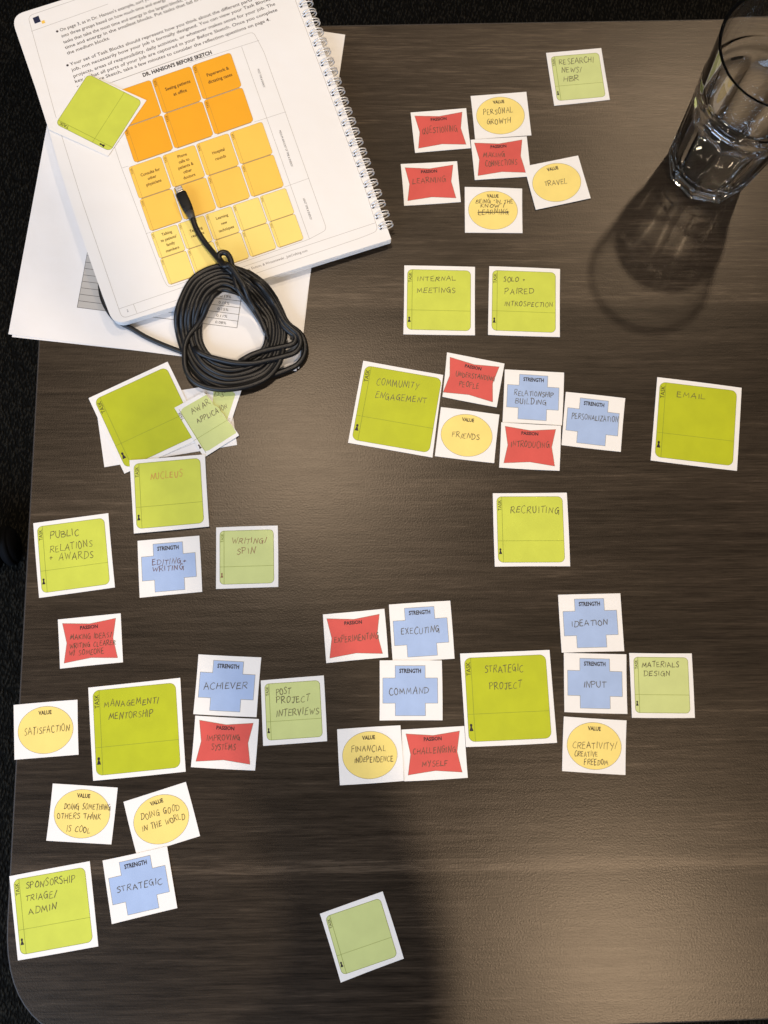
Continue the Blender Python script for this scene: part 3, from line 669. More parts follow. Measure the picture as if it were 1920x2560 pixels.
S1 = [(178, -12), (863, 87), (741, 927.6), (21, 835.5)]
S2 = [(196, -8), (846, 96), (748, 921), (30, 842.5)]
for corners, z, lab in ((S2, .05, 'lower of the two loose white sheets, showing as a thin lip at the left'), (S1, .45, 'large white printed sheet under the workbook, partly over the table edge')):
    s = thing('paper_sheet', lab, 'paper', tuple(W(450, 500) * MM), group='loose sheets under the workbook')
    bm = bmesh.new(); slab(bm, [W(p[0], p[1], z).xy for p in corners], z, z + .16)
    o = meshobj('paper', bm, SHEET, s); o.location = -s.location
zs = .66
bm = bmesh.new(); poly(bm, [W(*p, zs) for p in (Z4(730, 765), Z4(1020, 803), Z4(935, 1262), Z4(640, 1222))], zs)
o = meshobj('shaded_cell', bm, GREY, s); o.location = -s.location
bm = bmesh.new()
lft = [Z4(730, 740), Z4(722, 794), Z4(712, 848), Z4(704, 900), Z4(695, 953), Z4(684, 1006), Z4(674, 1060), Z4(662, 1113), Z4(651, 1167), Z4(640, 1222)]
BRt = Z5(728, 985); TRt = Z5(783, 600)
for i, p in enumerate(lft):
    k = len(lft) - 1 - i
    q = (BRt[0] + k * 3.1, BRt[1] - k * 16.6)
    ribbon(bm, [W(*p, zs), W(*q, zs)], .3, zs + .04)
ribbon(bm, [W(*lft[0], zs), W(*lft[-1], zs)], .3, zs + .045)
ribbon(bm, [W(*TRt, zs), W(*BRt, zs)], .35, zs + .045)
for f_ in (.3, .62): 
    a = (lft[0][0] + (BRt[0] + 28 - lft[0][0]) * f_, lft[0][1] + (BRt[1] - 150 - lft[0][1]) * f_); b = (lft[-1][0] + (BRt[0] - lft[-1][0]) * f_, lft[-1][1] + (BRt[1] - lft[-1][1]) * f_)
    ribbon(bm, [W(*a, zs), W(*b, zs)], .3, zs + .045)
o = meshobj('table_rules', bm, BLACK, s); o.location = -s.location
bm = bmesh.new()
for txt, x, y in (('0.19%', 540, 640), ('0.15%', 520, 712), ('0.15%', 508, 784), ('0.11%', 495, 858), ('0.08%', 483, 932)):
    put_text(bm, txt, W(*Z5(x, y), zs), W(*Z5(x + 122, y + 14), zs), 2.0, zs + .05)
o = meshobj('printed_figures', bm, BLACK, s); o.location = -s.location

# ------------------------------------------------------------------ the workbook
ZT, ZB = 10.5, 4.3
wbk = thing('spiral_workbook', 'open white wire-bound workbook with orange and yellow printed blocks, on loose sheets', 'book', tuple(W(450, 400) * MM))
def wb(name, bm, m, smooth=False):
    o = meshobj(name, bm, m, wbk, smooth); o.location = -wbk.location; return o
def P(x, y=None):
    if y is None: x, y = x
    v = W(x, y, ZT); return (v.x, v.y)
page_px = [(27, 40), (88, 218), (122, 325), (146, 412), (182, 522), (218, 629), (256, 738), (285, 813), (978, 598), (703, -172)]
rad = [34, 0, 0, 0, 0, 0, 0, 34, 3, 20]
page = roundpoly(page_px, rad, 8)
cx_, cy_ = P(500, 320)
def shrink(pts, k): return [(p[0] + (cx_ - p[0]) * k, p[1] + (cy_ - p[1]) * k) for p in pts]
base = [P(p) for p in page]
levels = [ZB, ZB + .5, ZB + .62]
z = ZB + .62; kk = 0
bm = bmesh.new(); slab(bm, shrink(base, -.0005), ZB, ZB + .5); wb('back_cover', bm, mat('cover_card', (.78, .79, .80, 1), .4, .4))
bm = bmesh.new(); rnd = random.Random(3)
NL = 14
for i in range(NL):
    z0 = ZB + .55 + (ZT - .3 - ZB - .55) * i / NL; z1 = ZB + .55 + (ZT - .3 - ZB - .55) * (i + .82) / NL
    dx, dy = rnd.uniform(-.25, .25), rnd.uniform(-.3, .25)
    slab(bm, [(p[0] + dx, p[1] + dy) for p in base], z0, z1)
o = wb('page_stack', bm, PAGE)
bm = bmesh.new(); slab(bm, base, ZT - .25, ZT); wb('open_page', bm, PAGE)

def quad_at(q, u, v):
    a = Vector(q[0]) * (1 - u) + Vector(q[1]) * u; b = Vector(q[3]) * (1 - u) + Vector(q[2]) * u
    return a * (1 - v) + b * v
groups = [
 ([(277, 232.6), (577, 130), (636, 304), (335, 409)], 3, 2, ORA, {(0, 0): ['Phone', 'messages'], (1, 0): ['Seeing patients', 'at office'], (2, 0): ['Paperwork &', 'dictating cases']}),
 ([(318.6, 418.6), (656, 303), (712, 466), (374, 580)], 4, 2, AMB, {(0, 0): ['Consults for', 'other', 'physicians'], (1, 0): ['Phone', 'calls to', 'patients &', 'other', 'doctors'], (2, 0): ['Hospital', 'rounds']}),
 ([(374, 583), (715, 469), (761, 598), (421, 713.5)], 5, 2, LYE, {(0, 0): ['Talking', "to patients'", 'family', 'members'], (1, 0): ['Teaching', 'residents'], (2, 0): ['Learning', 'new', 'techniques']}),
]
groups[0][4].pop((0, 0))
WLN = mat('print_warm_line', srgb(150, 120, 70), .6, .2)
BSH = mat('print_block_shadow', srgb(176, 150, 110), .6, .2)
bs = bmesh.new()
TXT = mat('print_brown_text', srgb(92, 66, 30), .5, .3)
for q, nc, nr, mt, texts in groups:
    for j in range(nr):
        for i in range(nc):
            g = .016 if nc == 3 else (.02 if nc == 4 else .024)
            u0, u1 = i / nc + g * 1.05 / nc * 1.2, (i + 1) / nc - g * .9 / nc
            v0, v1 = j / nr + .005, (j + 1) / nr - .008
            cs = [quad_at(q, u0, v0), quad_at(q, u1, v0), quad_at(q, u1, v1), quad_at(q, u0, v1)]
            ww = [Vector(P(c[0], c[1])) for c in cs]
            S = (ww[1] - ww[0]).length
            rp = roundpoly(ww, S * .085, 4)
            b = bmesh.new(); poly(b, rp, ZT + .06); blk = wb('printed_block', b, mt)
            bl = bmesh.new(); bt = bmesh.new(); bt2 = bmesh.new(); bs = bmesh.new()
            ribbon(bl, rp, .18, ZT + .1, closed=True)
            lx = [ww[0].lerp(ww[1], .10), ww[3].lerp(ww[2], .10)]
            ribbon(bl, lx, .16, ZT + .1)
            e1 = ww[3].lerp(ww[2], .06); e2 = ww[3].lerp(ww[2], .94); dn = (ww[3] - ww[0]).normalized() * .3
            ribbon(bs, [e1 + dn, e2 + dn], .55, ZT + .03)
            a = ww[0].lerp(ww[3], .24).lerp(ww[1].lerp(ww[2], .24), .085); c = ww[0].lerp(ww[3], .05).lerp(ww[1].lerp(ww[2], .05), .085)
            put_text(bt, 'TASK', a, c, S * .055, ZT + .12)
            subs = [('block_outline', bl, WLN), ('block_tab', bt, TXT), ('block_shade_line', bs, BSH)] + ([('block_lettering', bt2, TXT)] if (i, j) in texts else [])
            if (i, j) in texts:
                tl = texts[(i, j)]; n = len(tl); sp = .165 if n > 2 else .2
                if n == 4: sp = .21
                if n == 3 and nc == 5: sp = .24
                for k, s in enumerate(tl):
                    vv = .5 + (k - (n - 1) / 2) * sp + .055
                    if nc == 3: vv += -.02
                    mid = ww[0].lerp(ww[1], .56).lerp(ww[3].lerp(ww[2], .56), vv)
                    ex = (ww[1] - ww[0]).normalized(); hh = 2.7 if nc == 3 else (2.4 if nc == 4 else 2.2)
                    hw = font_mesh(s)[2] * hh / 2 * .86
                    put_text(bt2, s, mid - ex * hw, mid + ex * hw, hh, ZT + .14, bold=.016)
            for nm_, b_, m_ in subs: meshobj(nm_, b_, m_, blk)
# running text
bm = bmesh.new()
def T(txt, a, b, h, bold=0.0, z=.06): put_text(bm, txt, P(a), P(b), h, ZT + z, bold)
body = [
 ("On page 3, as in Dr. Hanson's example, sort your Task Blocks", Z1(358, 188), Z1(1050, -58)),
 ("into three groups based on how much time and energy they take up: Put", Z1(368, 223), Z1(1180, -66)),
 ("tasks that take the most time and energy in the largest blocks, tasks that", Z1(378, 259), Z1(1200, -34)),
 ("time and energy in the smallest blocks. Put tasks that fall in between in", Z1(388, 292), Z1(1330, -50)),
 ("the medium blocks.", Z1(400, 325), Z1(652, 232)),
 ("Your set of Task Blocks should represent how you think about the different parts of your", Z1(418, 390), Z1(1600, -32)),
 ("job, not necessarily how your job is formally designed. You can view your Task Blocks as", Z1(427, 424), Z1(1640, -12)),
 ("projects, areas of responsibility, daily activities, or whatever makes sense for your job. The", Z1(438, 460), Z1(1632, 30)),
 ("key is that all parts of your job are captured in your Before Sketch. Once you complete", Z1(448, 492), Z1(1645, 65)),
 ("your Before Sketch, take a few minutes to consider the reflection questions on page 4.", Z1(458, 522), Z1(1602, 122)),
]
for s, a, b in body: T(s, a, b, 2.7, bold=.006)
for c in (Z1(339, 186), Z1(400, 387)):
    c = P(c); poly(bm, [(c[0] + 1.0 * math.cos(k * .785), c[1] + 1.0 * math.sin(k * .785)) for k in range(8)], ZT + .06)
wb('body_text', bm, mat('print_soft_black', srgb(60, 54, 56), .6, .2))
bm = bmesh.new()
T("DR. HANSON'S BEFORE SKETCH", Z1(850, 456), Z1(1257, 319), 3.1, bold=.035)
for s, a, b, h in (("MOST TIME & ENERGY", Z2(475, 575), Z2(527, 728), 1.5), ("MEDIUM AMOUNT OF TIME & ENERGY", Z2(655, 1085), Z2(757, 1385), 1.5), ("LEAST TIME & ENERGY", Z2(853, 1648), Z2(915, 1825), 1.5)):
    b_ = bmesh.new(); put_text(b_, s, P(a), P(b), h, ZT + .06); wb('side_heading', b_, BLACK)
wb('heading', bm, BLACK)
bm = bmesh.new()
T("University of Michigan . Berg, Dutton, & Wrzesniewski . JobCrafting.com", Z3(640, 982), Z3(1297, 770), 1.9)
wb('footer_text', bm, mat('print_footer_grey', srgb(110, 106, 110), .6, .2))
bm = bmesh.new(); T('2', Z3(50, 1190), Z3(60, 1187), 1.9); wb('page_number', bm, NAVY)
# page frames
bm = bmesh.new()
def fr_(pts, r=0, w=.22, closed=False):
    pts = [P(p) for p in pts]
    if r: pts = roundpoly(pts, r, 6) if closed else [pts[0]] + [q for i in range(1, len(pts) - 1) for q in roundpoly([pts[i - 1], pts[i], pts[i + 1]], [0, r, 0], 6)[1:-1]] + [pts[-1]]
    ribbon(bm, pts, w, ZT + .05, closed)
fr_([Z1(560, -40), Z1(165, 95), Z1(330, 690), Z1(485, 1190), Z3(15, 1235), Z3(1659, 678), Z2(1478, 1915), Z2(1380, 1600), Z2(790, 0)], 4.5)
fr_([Z1(186, 186), Z1(640, 24)])
fr_([Z3(-8, 1168), Z3(1010, 823), Z2(1455, 1848)])
fr_([Z3(93, 1135), Z3(117, 1197)])
# frame of the sketch
fr_([Z1(665, 487), Z1(1500, 188), Z2(530, 430), Z2(1052, 1905), Z2(905, 1985), Z3(333, 1022), Z3(300, 960), Z3(10, 190), Z1(560, 520), Z1(665, 487)], 3.5, closed=True)
fr_([Z1(1120, 372), Z2(490, 335)]); fr_([Z2(345, 388), Z2(908, 1985)])
fr_([Z2(450, 1012), Z2(710, 928)], w=.2); fr_([Z2(700, 1552), Z2(905, 1478)], w=.2)
fr_([Z1(722, 996), Z1(760, 984)], w=.2); fr_([Z3(180, 648), Z3(215, 636)], w=.2)
wb('page_frame', bm, mat('print_frame_grey', srgb(150, 146, 140), .6, .2))
bm = bmesh.new(); poly(bm, [P(c) for c in (Z1(193, 107), Z1(228, 93), Z1(242, 128), Z1(207, 141))], ZT + .07); wb('navy_square', bm, NAVY)
bm = bmesh.new(); poly(bm, [P(c) for c in (Z1(244, 126), Z1(262, 119), Z1(269, 135), Z1(251, 142))], ZT + .07); wb('gold_square', bm, AMB)
# wire binding: one part per double loop
e0 = Vector(P(Z2(830, 45))); e1 = Vector(P(Z2(1490, 1885)))
dirv = (e1 - e0).normalized(); outv = Vector((-dirv.y, dirv.x))
if outv.dot(Vector((1, 0))) < 0: outv = -outv
WIRE = mat('white_coated_wire', (.72, .71, .70, 1), .3, .5, .25)
pitch = (e1 - e0) / 22
HOLE = mat('punched_hole', (.03, .028, .028, 1), .9, .1)
ring_mesh = None
def wire_mesh():
    bm = bmesh.new()
    rr = 5.2
    for s in (-1.15, 1.15):
        pts = []
        for k in range(19):
            a = R(168 - k * 330 / 18)
            # local: x = outward from the hole, y = along the spine, z = up
            sq = s * (1.0 if 0 < k < 18 else .9)
            pts.append(Vector(((4.55 + rr * math.cos(a) * .98) * MM, sq * MM, (rr * .72 * math.sin(a)) * MM)))
        tube(bm, catmull(pts, 2), .5 * MM, 8)
    # bridge of the double loop on the inside
    pts = [Vector((-.55 * MM, -1.15 * MM, .75 * MM)), Vector((-1.15 * MM, 0, .9 * MM)), Vector((-.55 * MM, 1.15 * MM, .75 * MM))]
    tube(bm, catmull(pts, 4), .5 * MM, 8)
    me = bpy.data.meshes.new('binding_loop'); bm.to_mesh(me); bm.free(); me.materials.append(WIRE)
    for p in me.polygons: p.use_smooth = True
    return me
wm = wire_mesh()
ang = math.atan2(outv.y, outv.x)
bh = bmesh.new(); poly(bh, [(a * .95, b * .85) for a, b in ((-1, -.7), (-.7, -1), (.7, -1), (1, -.7), (1, .7), (.7, 1), (-.7, 1), (-1, .7))], 0)
hole_me = bpy.data.meshes.new('punched_hole'); bh.to_mesh(hole_me); bh.free(); hole_me.materials.append(HOLE)
for i in range(-5, 23):
    c = e0 + pitch * i + outv * .6
    o = link(bpy.data.objects.new('binding_loop', wm), wbk)
    o.location = Vector((c.x * MM, c.y * MM, (ZT - .35) * MM)) - wbk.location; o.rotation_euler = (0, 0, ang)
    for s in (-1.25, 1.25):
        h = link(bpy.data.objects.new('punched_hole', hole_me), o); h.location = (-.15 * MM, s * MM, .4 * MM)

# green blank card lying on the workbook
card('T2', [Z1(290, 770), Z1(518, 437), Z1(868, 594), Z1(640, 927)], [Z1(330, 742), Z1(533, 449), Z1(840, 592), Z1(645, 893)], [],
     'blank green task card lying turned on the printed workbook page', ZT + .5, (.35, .3), zs=ZT + .5)

# ------------------------------------------------------------------ the cable
CR = 2.15
def base_z(px, py):
    # signed distance (pixels) below the workbook's lower edge
    a = Vector((285, 813)); b = Vector((978, 598)); n = Vector((b.y - a.y, -(b.x - a.x))).normalized()
    d = -(Vector((px, py)) - a).dot(n) if n.y < 0 else (Vector((px, py)) - a).dot(n)
    t = min(1, max(0, d / 75)); t = t * t * (3 - 2 * t)
    if d < 0: t = 0
    return (ZT + .15) * (1 - t) + .75 * t
def strand(bm, pts, lay=0.0, n=8, rad=CR, zfix=None, ends=(1, 1)):
    """pts: photograph pixels (x, y[, extra height mm]); ends that vanish in the bundle dive and thin out"""
    out = []; rr = []
    cr_ = catmull([Vector((p[0], p[1], p[2] if len(p) > 2 else 0)) for p in pts], n)
    N = len(cr_)
    for i, v in enumerate(cr_):
        e = 1.0
        if ends[0]: e = min(e, i / (n * 1.3))
        if ends[1]: e = min(e, (N - 1 - i) / (n * 1.3))
        e = e * e * (3 - 2 * e)
        z = (base_z(v.x, v.y) if zfix is None else zfix) + rad + lay * (.1 + .9 * e) + v.z
        q = W(v.x, v.y, z); out.append(Vector((q.x, q.y, z)) * MM); rr.append(rad * MM * (.25 + .75 * min(1, e * 1.6)))
    tube(bm, out, rr, 12)
cable = thing('charging_cable', 'coiled thick black charging cable with its metal-tipped plug resting on the workbook', 'cable', tuple(W(560, 780) * MM))
def cb(name, bm, m, smooth=True):
    o = meshobj(name, bm, m, cable, smooth); o.location = -cable.location; return o
RUB = mat('black_rubber_cable', (.005, .005, .0055, 1), .42, .38, bump=(350, .12))
bm = bmesh.new()
clock = [((600, 243), (0, 58)), ((900, 392), (-20, 47)), ((1128, 612), (-33, 43)), ((1262, 930), (-42, 2)), ((1255, 1190), (-44, 0)), ((1085, 1530), (-38, -44)),
         ((655, 1668), (0, -58)), ((335, 1565), (21, -53)), ((138, 1322), (37, -37)), ((30, 930), (58, 0)), ((74, 640), (60, 14)), ((238, 362), (46, 45))]
rnd = random.Random(11)
spiral = []
for i in range(12 * 7 + 2):
    c = i % 12; k = .0 + i / 12 * .74 + .10 * math.sin(i * 1.9) + .12 * math.sin(i * .61)
    (x, y), (dx, dy) = clock[c]
    lay = .8 + .8 * math.sin(i * .47) + (1.0 if c in (7, 8, 9) and (i // 12) % 2 else 0)
    X, Y = Z5(x + dx * k, y + dy * k); spiral.append((X, Y, lay))
strand(bm, spiral, 0, 7)
# lobes on the right
strand(bm, [Z5(*p) for p in [(720, 300), (890, 385), (1030, 490), (1135, 620), (1215, 770), (1268, 890), (1330, 965), (1400, 1014), (1462, 1085), (1492, 1190), (1478, 1300), (1400, 1400), (1250, 1470), (1100, 1520), (950, 1560), (800, 1580)]], .8)
strand(bm, [Z5(*p) for p in [(860, 420), (1010, 540), (1120, 690), (1190, 840), (1240, 950), (1312, 1022), (1368, 1066), (1386, 1118), (1345, 1168), (1200, 1205), (1050, 1236), (900, 1285), (790, 1345), (700, 1400)]], 4.0)
strand(bm, [Z5(*p) for p in [(800, 400), (960, 480), (1085, 610), (1180, 770), (1255, 905), (1335, 985), (1408, 1050), (1440, 1125), (1430, 1200), (1366, 1266), (1230, 1310), (1080, 1345), (900, 1382), (700, 1376), (520, 1338), (390, 1300), (280, 1240), (190, 1120)]], 5.0)
# strand crossing on the left, and outer sweep at the bottom left
strand(bm, [Z5(*p) for p in [(600, 560), (480, 610), (405, 720), (350, 850), (275, 965), (195, 1070), (148, 1190), (142, 1330), (158, 1450), (215, 1550), (320, 1625), (480, 1668), (655, 1672), (880, 1630), (1070, 1540), (1190, 1400), (1240, 1250), (1250, 1080)]], 4.0)
# hook over the top
strand(bm, [Z5(*p) for p in [(760, 470), (690, 380), (610, 305), (552, 240), (524, 185), (552, 145), (612, 150), (655, 215), (680, 330), (705, 430), (730, 520), (790, 620), (870, 720), (950, 830), (1010, 930), (1060, 1040)]], 6.5)
# strand to the plug
def ZP(x, y): return (380 + x / 6.9125, 420 + y / 6.9125)
plugpath = [ZP(705, 880) + (3.0,), ZP(745, 1000) + (3,), ZP(810, 1130) + (3,), ZP(905, 1275) + (3,), ZP(1020, 1420) + (4,), ZP(1140, 1565) + (6,), ZP(1250, 1690) + (8.5,)] + [Z5(*p) + (9.5,) for p in [(650, 290), (740, 410), (810, 520), (860, 640), (925, 760), (985, 870), (1040, 990), (1080, 1110)]]
strand(bm, plugpath, 0, ends=(0, 1))
cb('cord', bm, RUB)
# tail that runs under the workbook
bm = bmesh.new()
tail = [(270, 640), (254, 680), (251, 715), (258, 752), (277, 786), (300, 806), (330, 822), (362, 841), (396, 857), (436, 873), (470, 886), (520, 905)]
strand(bm, tail, 0, zfix=.7, rad=1.8, ends=(0, 0))
cb('cord_tail', bm, RUB)
# plug
A, B = Vector(ZP(500, 440)), Vector(ZP(690, 850))
def PW(p, z): q = W(p[0], p[1], z); return Vector((q.x, q.y, z))
zc = ZT + 4.1
a3, b3 = PW(A, zc), PW(B, zc)
ax = (b3 - a3).normalized(); sd = Vector((-ax.y, ax.x, 0))
def superring(c, w, h, n=20, e=3.2):
    out = []
    for k in range(n):
        t = 2 * math.pi * k / n; cs, sn = math.cos(t), math.sin(t)
        x = w * math.copysign(abs(cs) ** (2 / e), cs); y = h * math.copysign(abs(sn) ** (2 / e), sn)
        out.append(c + sd * x + Vector((0, 0, 1)) * y)
    return out
def loft(name, secs, m):
    bm = bmesh.new(); rings = [[bm.verts.new(v * MM) for v in superring(c, w, h, e=e)] for c, w, h, e in secs]
    for i in range(len(rings) - 1):
        for k in range(20): bm.faces.new((rings[i][k], rings[i][(k + 1) % 20], rings[i + 1][(k + 1) % 20], rings[i + 1][k]))
    bm.faces.new(list(reversed(rings[0]))); bm.faces.new(rings[-1]); bmesh.ops.recalc_face_normals(bm, faces=bm.faces)
    return cb(name, bm, m)
Ln = (b3 - a3).length
at = lambda s: a3 + ax * (Ln * s)
loft('plug_housing', [(at(-.02), 3.2, 1.6, 4), (at(.0), 3.9, 2.3, 4), (at(.05), 4.15, 2.6, 4), (at(.45), 4.1, 2.7, 3.6), (at(.62), 3.8, 2.6, 3), (at(.78), 3.4, 2.5, 2.4)], mat('matte_black_plastic', (.006, .006, .006, 1), .55, .25))
loft('strain_relief', [(at(.76), 3.35, 2.55, 2.3), (at(.95), 2.7, 2.4, 2), (at(1.08), 2.4, 2.3, 2), (at(1.09), 2.15, 2.15, 2), (at(1.2), 2.0, 2.0, 2)], mat('grey_rubber_sleeve', (.05, .048, .045, 1), .5, .4))
loft('metal_tip', [(at(-.27), 2.1, .55, 4), (at(-.255), 2.75, .75, 5), (at(-.02), 2.8, .78, 5)], mat('dark_steel', (.28, .27, .26, 1), .35, .5, .9))
bm = bmesh.new()
pl = lambda s, w: at(s) + sd * w
slab(bm, [tuple((pl(-.255, -2.2)).xy), tuple((pl(-.255, 2.2)).xy), tuple((pl(-.13, 2.2)).xy), tuple((pl(-.13, -2.2)).xy)], zc + .78, zc + .9)
cb('contact_plate', bm, mat('white_contact_plate', (.7, .68, .68, 1), .3, .5), False)
bm = bmesh.new()
for k in range(8):
    w0 = -1.85 + k * .5
    slab(bm, [tuple((pl(-.235, w0)).xy), tuple((pl(-.235, w0 + .28)).xy), tuple((pl(-.15, w0 + .28)).xy), tuple((pl(-.15, w0)).xy)], zc + .9, zc + .93)
cb('contact', bm, mat('contact_metal', (.45, .40, .36, 1), .3, .5, .9), False)

# ------------------------------------------------------------------ the tumbler
GC = Vector((261.0, 383.7))
def glass():
    bm = bmesh.new(); NS = 216
    t0 = R(200.0)
    def outer(z, th):
        Rc = 32.3 + (38.9 - 32.3) * min(z, 96) / 92
        if z < 2.5: Rc -= (2.5 - z) * .8
        if z > 92: circ = 39.9 + (43.7 - 39.9) * ((z - 92) / 46) ** 1.15
        elif z > 86: circ = 39.0 + .9 * math.sin((z - 86) / 6 * math.pi / 2)
        else: circ = 39.0 - (86 - z) * .066
        if z > 97: circ -= 0.5 * min(1, (z - 97) / 2)
        ph = ((th - t0) % R(40)) - R(20)
        # the facet plane swings outward near its top, which cuts the rounded arch
        sw = max(0, (z - 60) / 24); Ra = Rc * math.cos(R(20)) + sw ** 4 * 6
        fac = Ra / math.cos(ph)
        if z > 92: return circ
        Ra += .012 * math.sin(th * 27 + z * .01)
        fac = Ra / math.cos(ph)
        # soft minimum
        k = .45; d = circ - fac
        return min(circ, fac) if abs(d) > k else min(circ, fac) - (k - abs(d)) ** 2 / (4 * k)
    def inner(z, th):
        if z < 20: return 27.0 + (z - 11) * .25
        Ri = 29.2 + (36.4 - 29.2) * ((z - 20) / 72) if z < 92 else 36.4 + (41.3 - 36.4) * ((z - 92) / 46)
        w = max(0, min(1, (96 - z) / 20)) * max(0, min(1, (z - 14) / 10))
        return Ri + w * (.22 * math.cos(9 * (th - t0)) + .04 * math.sin(th * 31 + 2))
    zo = [0, .5, 1.2, 2.5, 8, 16, 24, 32, 40, 48, 56, 62, 66, 69, 72, 74, 76, 78, 80, 82, 84, 86, 88, 90, 91.9, 93, 95, 96.5, 98, 99.5, 103, 108, 114, 120, 126, 132, 136.3]
    prof = [[Vector((outer(z, 2 * math.pi * k / NS) * math.cos(2 * math.pi * k / NS), outer(z, 2 * math.pi * k / NS) * math.sin(2 * math.pi * k / NS), z)) for k in range(NS)] for z in zo]
    for z, r in ((137.4, 43.45), (137.9, 42.9), (137.6, 42.2)): prof.append([Vector((r * math.cos(2 * math.pi * k / NS), r * math.sin(2 * math.pi * k / NS), z)) for k in range(NS)])
    for z in (136.5, 130, 122, 112, 102, 94, 84, 72, 58, 44, 32, 22, 17, 14, 12.3): 
        prof.append([Vector((inner(z, 2 * math.pi * k / NS) * math.cos(2 * math.pi * k / NS), inner(z, 2 * math.pi * k / NS) * math.sin(2 * math.pi * k / NS), z)) for k in range(NS)])
    for z, r in ((11.3, 25.5), (10.9, 22), (10.6, 12)): prof.append([Vector((r * math.cos(2 * math.pi * k / NS), r * math.sin(2 * math.pi * k / NS), z)) for k in range(NS)])
    rings = [[bm.verts.new(v * MM) for v in ring] for ring in prof]
    for i in range(len(rings) - 1):
        for k in range(NS): bm.faces.new((rings[i][k], rings[i][(k + 1) % NS], rings[i + 1][(k + 1) % NS], rings[i + 1][k]))
    c = bm.verts.new((0, 0, 10.5 * MM))
    for k in range(NS): bm.faces.new((rings[-1][k], rings[-1][(k + 1) % NS], c))
    # slightly hollow foot
    prev = rings[0]
    for r, z in ((.9, .05), (.8, 1.0), (.5, 1.6)):
        nr = [bm.verts.new((v.co.x * 0 + prof[0][k].x * r * MM, prof[0][k].y * r * MM, z * MM)) for k, v in enumerate(prev)]
        for k in range(NS): bm.faces.new((prev[(k + 1) % NS], prev[k], nr[k], nr[(k + 1) % NS]))
        prev = nr
    c = bm.verts.new((0, 0, 1.7 * MM))
    for k in range(NS): bm.faces.new((prev[(k + 1) % NS], prev[k], c))
    bmesh.ops.recalc_face_normals(bm, faces=bm.faces)
    m = bpy.data.materials.new('clear_glass'); m.use_nodes = True; b = m.node_tree.nodes['Principled BSDF']
    b.inputs['Base Color'].default_value = (.985, .995, .99, 1); b.inputs['Transmission Weight'].default_value = 1
    b.inputs['Roughness'].default_value = 0.0; b.inputs['IOR'].default_value = 1.5
    o = meshobj('drinking_glass', bm, m, smooth=True)
    o.location = (GC.x * MM, GC.y * MM, .05 * MM)
    for e in o.data.edges: pass
    tag(o, 'empty clear glass tumbler with a faceted lower half, standing at the top right', 'glass')
    return o
gl = glass()
gl.cycles.is_caustics_caster = True
for q in table.children:
    if q.name == 'table_top': q.cycles.is_caustics_receiver = True
bpy.context.view_layer.update()
# hard edges along the facets
me = gl.data
bm = bmesh.new(); bm.from_mesh(me)
for e in bm.edges:
    if len(e.link_faces) == 2 and e.calc_face_angle(0) > R(14): e.smooth = False
bm.to_mesh(me); bm.free()

# ------------------------------------------------------------------ dark castor foot on the carpet
cf = thing('chair_foot', 'black rounded chair foot on the dark carpet, at the left edge of the photo', 'chair foot', (W(22, 1375, -740) * MM))
cf.location.z = -.74
cf.rotation_euler.z = R(12)
BP = mat('black_plastic', (.003, .003, .0035, 1), .8, .15)
for s in (-1, 1):
    bm = bmesh.new(); bmesh.ops.create_cone(bm, cap_ends=True, segments=32, radius1=.03, radius2=.03, depth=.017, matrix=Matrix.Translation((s * .013, 0, .03)) @ Matrix.Rotation(R(90), 4, 'Y'))
    bmesh.ops.bevel(bm, geom=[e for e in bm.edges if e.calc_face_angle(0) > .8], offset=.004, segments=3, affect='EDGES'); meshobj('wheel', bm, BP, cf, True)
bm = bmesh.new(); tube(bm, catmull([Vector((0, .01, .055)), Vector((-.03, .01, .075)), Vector((-.12, .015, .085)), Vector((-.3, .02, .10))], 5), [.018 + .0008 * i for i in range(16)], 14); meshobj('leg', bm, BP, cf, True)

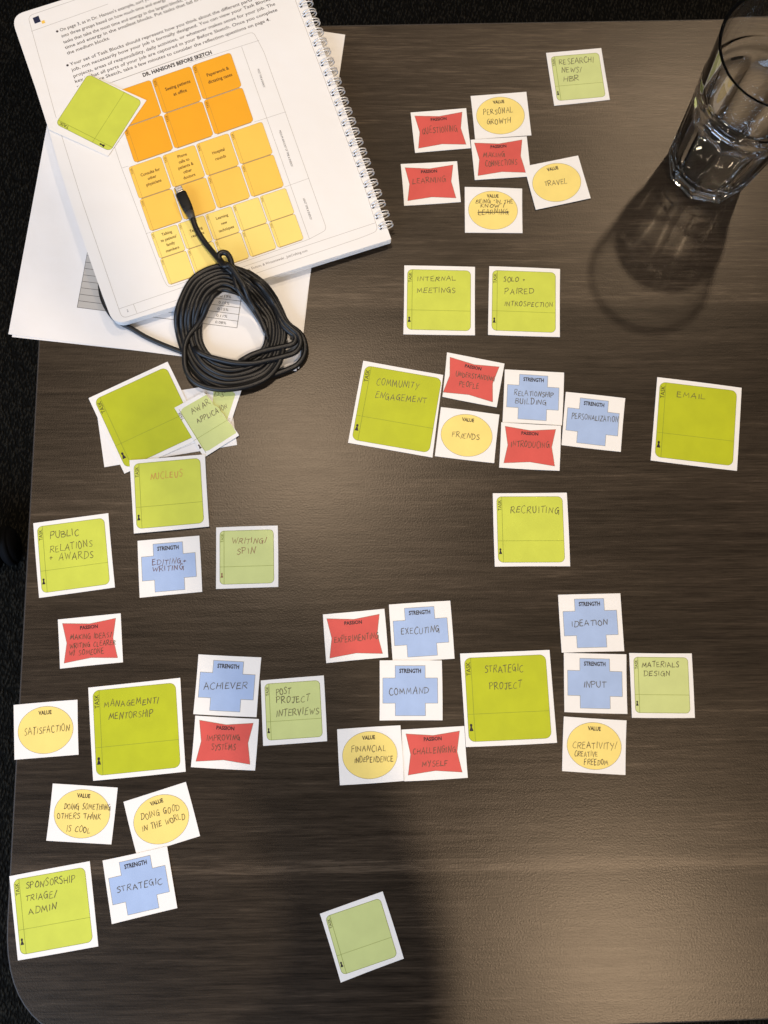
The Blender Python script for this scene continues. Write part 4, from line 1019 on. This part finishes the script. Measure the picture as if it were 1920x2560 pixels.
# ------------------------------------------------------------------ the person who takes the picture (behind and above the lens)
def person():
    t = thing('person', 'person in dark clothes leaning over the table with a phone, just out of the frame', 'person', (-.02, -.55, -.74))
    def skin(name, verts, edges, radii, root, m, lvl=2):
        me = bpy.data.meshes.new(name); me.from_pydata([Vector(v) for v in verts], edges, []); me.materials.append(m)
        o = link(bpy.data.objects.new(name, me)); md = o.modifiers.new('skin', 'SKIN')
        for i, r in enumerate(radii): me.skin_vertices[0].data[i].radius = (r, r) if not isinstance(r, tuple) else r
        me.skin_vertices[0].data[root].use_root = True
        md.use_smooth_shade = True
        s = o.modifiers.new('sub', 'SUBSURF'); s.levels = lvl; s.render_levels = lvl
        o.parent = t; o.location = -t.location; return o
    CL = mat('dark_cloth', (.012, .013, .018, 1), .9, .2); SK = mat('skin', (.50, .30, .21, 1), .5, .4); HR = mat('dark_hair', (.015, .010, .007, 1), .6, .4)
    V = [(-.02, -.62, .05), (-.02, -.58, .22), (-.02, -.50, .42), (-.02, -.44, .56), (-.02, -.40, .63), (-.02, -.365, .70), (-.02, -.345, .78), (-.02, -.34, .86),
         (-.19, -.47, .54), (-.22, -.33, .44), (-.14, -.17, .54), (-.085, -.09, .60),
         (.125, -.47, .54), (.155, -.33, .44), (.115, -.17, .53), (.085, -.09, .60),
         (-.11, -.62, -.05), (-.12, -.60, -.38), (-.12, -.62, -.69), (-.12, -.52, -.725), (.07, -.62, -.05), (.08, -.60, -.38), (.08, -.62, -.69), (.08, -.52, -.725)]
    Ed = [(0, 1), (1, 2), (2, 3), (3, 4), (4, 5), (5, 6), (6, 7), (3, 8), (8, 9), (9, 10), (10, 11), (3, 12), (12, 13), (13, 14), (14, 15), (0, 16), (16, 17), (17, 18), (18, 19), (0, 20), (20, 21), (21, 22), (22, 23)]
    Ra = [.14, .12, .13, .10, .055, .05, .08, .075, .06, .045, .03, .026, .06, .045, .03, .026, .085, .06, .045, .035, .085, .06, .045, .035]
    skin('body', V, Ed, Ra, 0, CL)
    bm = bmesh.new(); bmesh.ops.create_uvsphere(bm, u_segments=32, v_segments=20, radius=1, matrix=Matrix.Translation((-.02, -.335, .815)) @ Matrix.Diagonal((.078, .098, .118, 1)))
    o = meshobj('head', bm, SK, t, True); o.location = -t.location
    bm = bmesh.new(); bmesh.ops.create_uvsphere(bm, u_segments=32, v_segments=20, radius=1, matrix=Matrix.Translation((-.02, -.352, .83)) @ Matrix.Diagonal((.088, .1, .122, 1)))
    o = meshobj('hair', bm, HR, t, True); o.location = -t.location
    for s, wx in ((-1, -.075), (1, .085)):
        hv = [(wx, -.09, .60), (wx * .8, -.055, .635)]; he = [(0, 1)]; hr = [.024, .03]
        for k in range(4):
            y = -.075 + k * .02; b = len(hv)
            hv += [(wx * .72, y, .655), (wx * .55 + s * .01, y, .672), (wx * .3 + s * .014, y, .676)]; he += [(1, b), (b, b + 1), (b + 1, b + 2)]; hr += [.0085, .008, .007]
        b = len(hv); hv += [(wx * .62, -.03, .636), (wx * .4 + s * .01, -.02, .646)]; he += [(1, b), (b, b + 1)]; hr += [.010, .008]
        skin('hand', hv, he, hr, 0, SK, 1)
person()
ph = thing('smartphone', 'black phone held level above the table, just out of the frame', 'phone', (0, -.045, .656))
ph.rotation_euler = (TILT, 0, 0)
bm = bmesh.new(); slab(bm, rrect(-36, -74, 36, 74, 9), 0, 7.5); meshobj('phone_body', bm, BP, ph)
bm = bmesh.new(); slab(bm, rrect(-33, -71, 33, 71, 6), 7.5, 7.7); meshobj('screen', bm, mat('phone_screen', (.01, .01, .012, 1), .1, .5), ph)
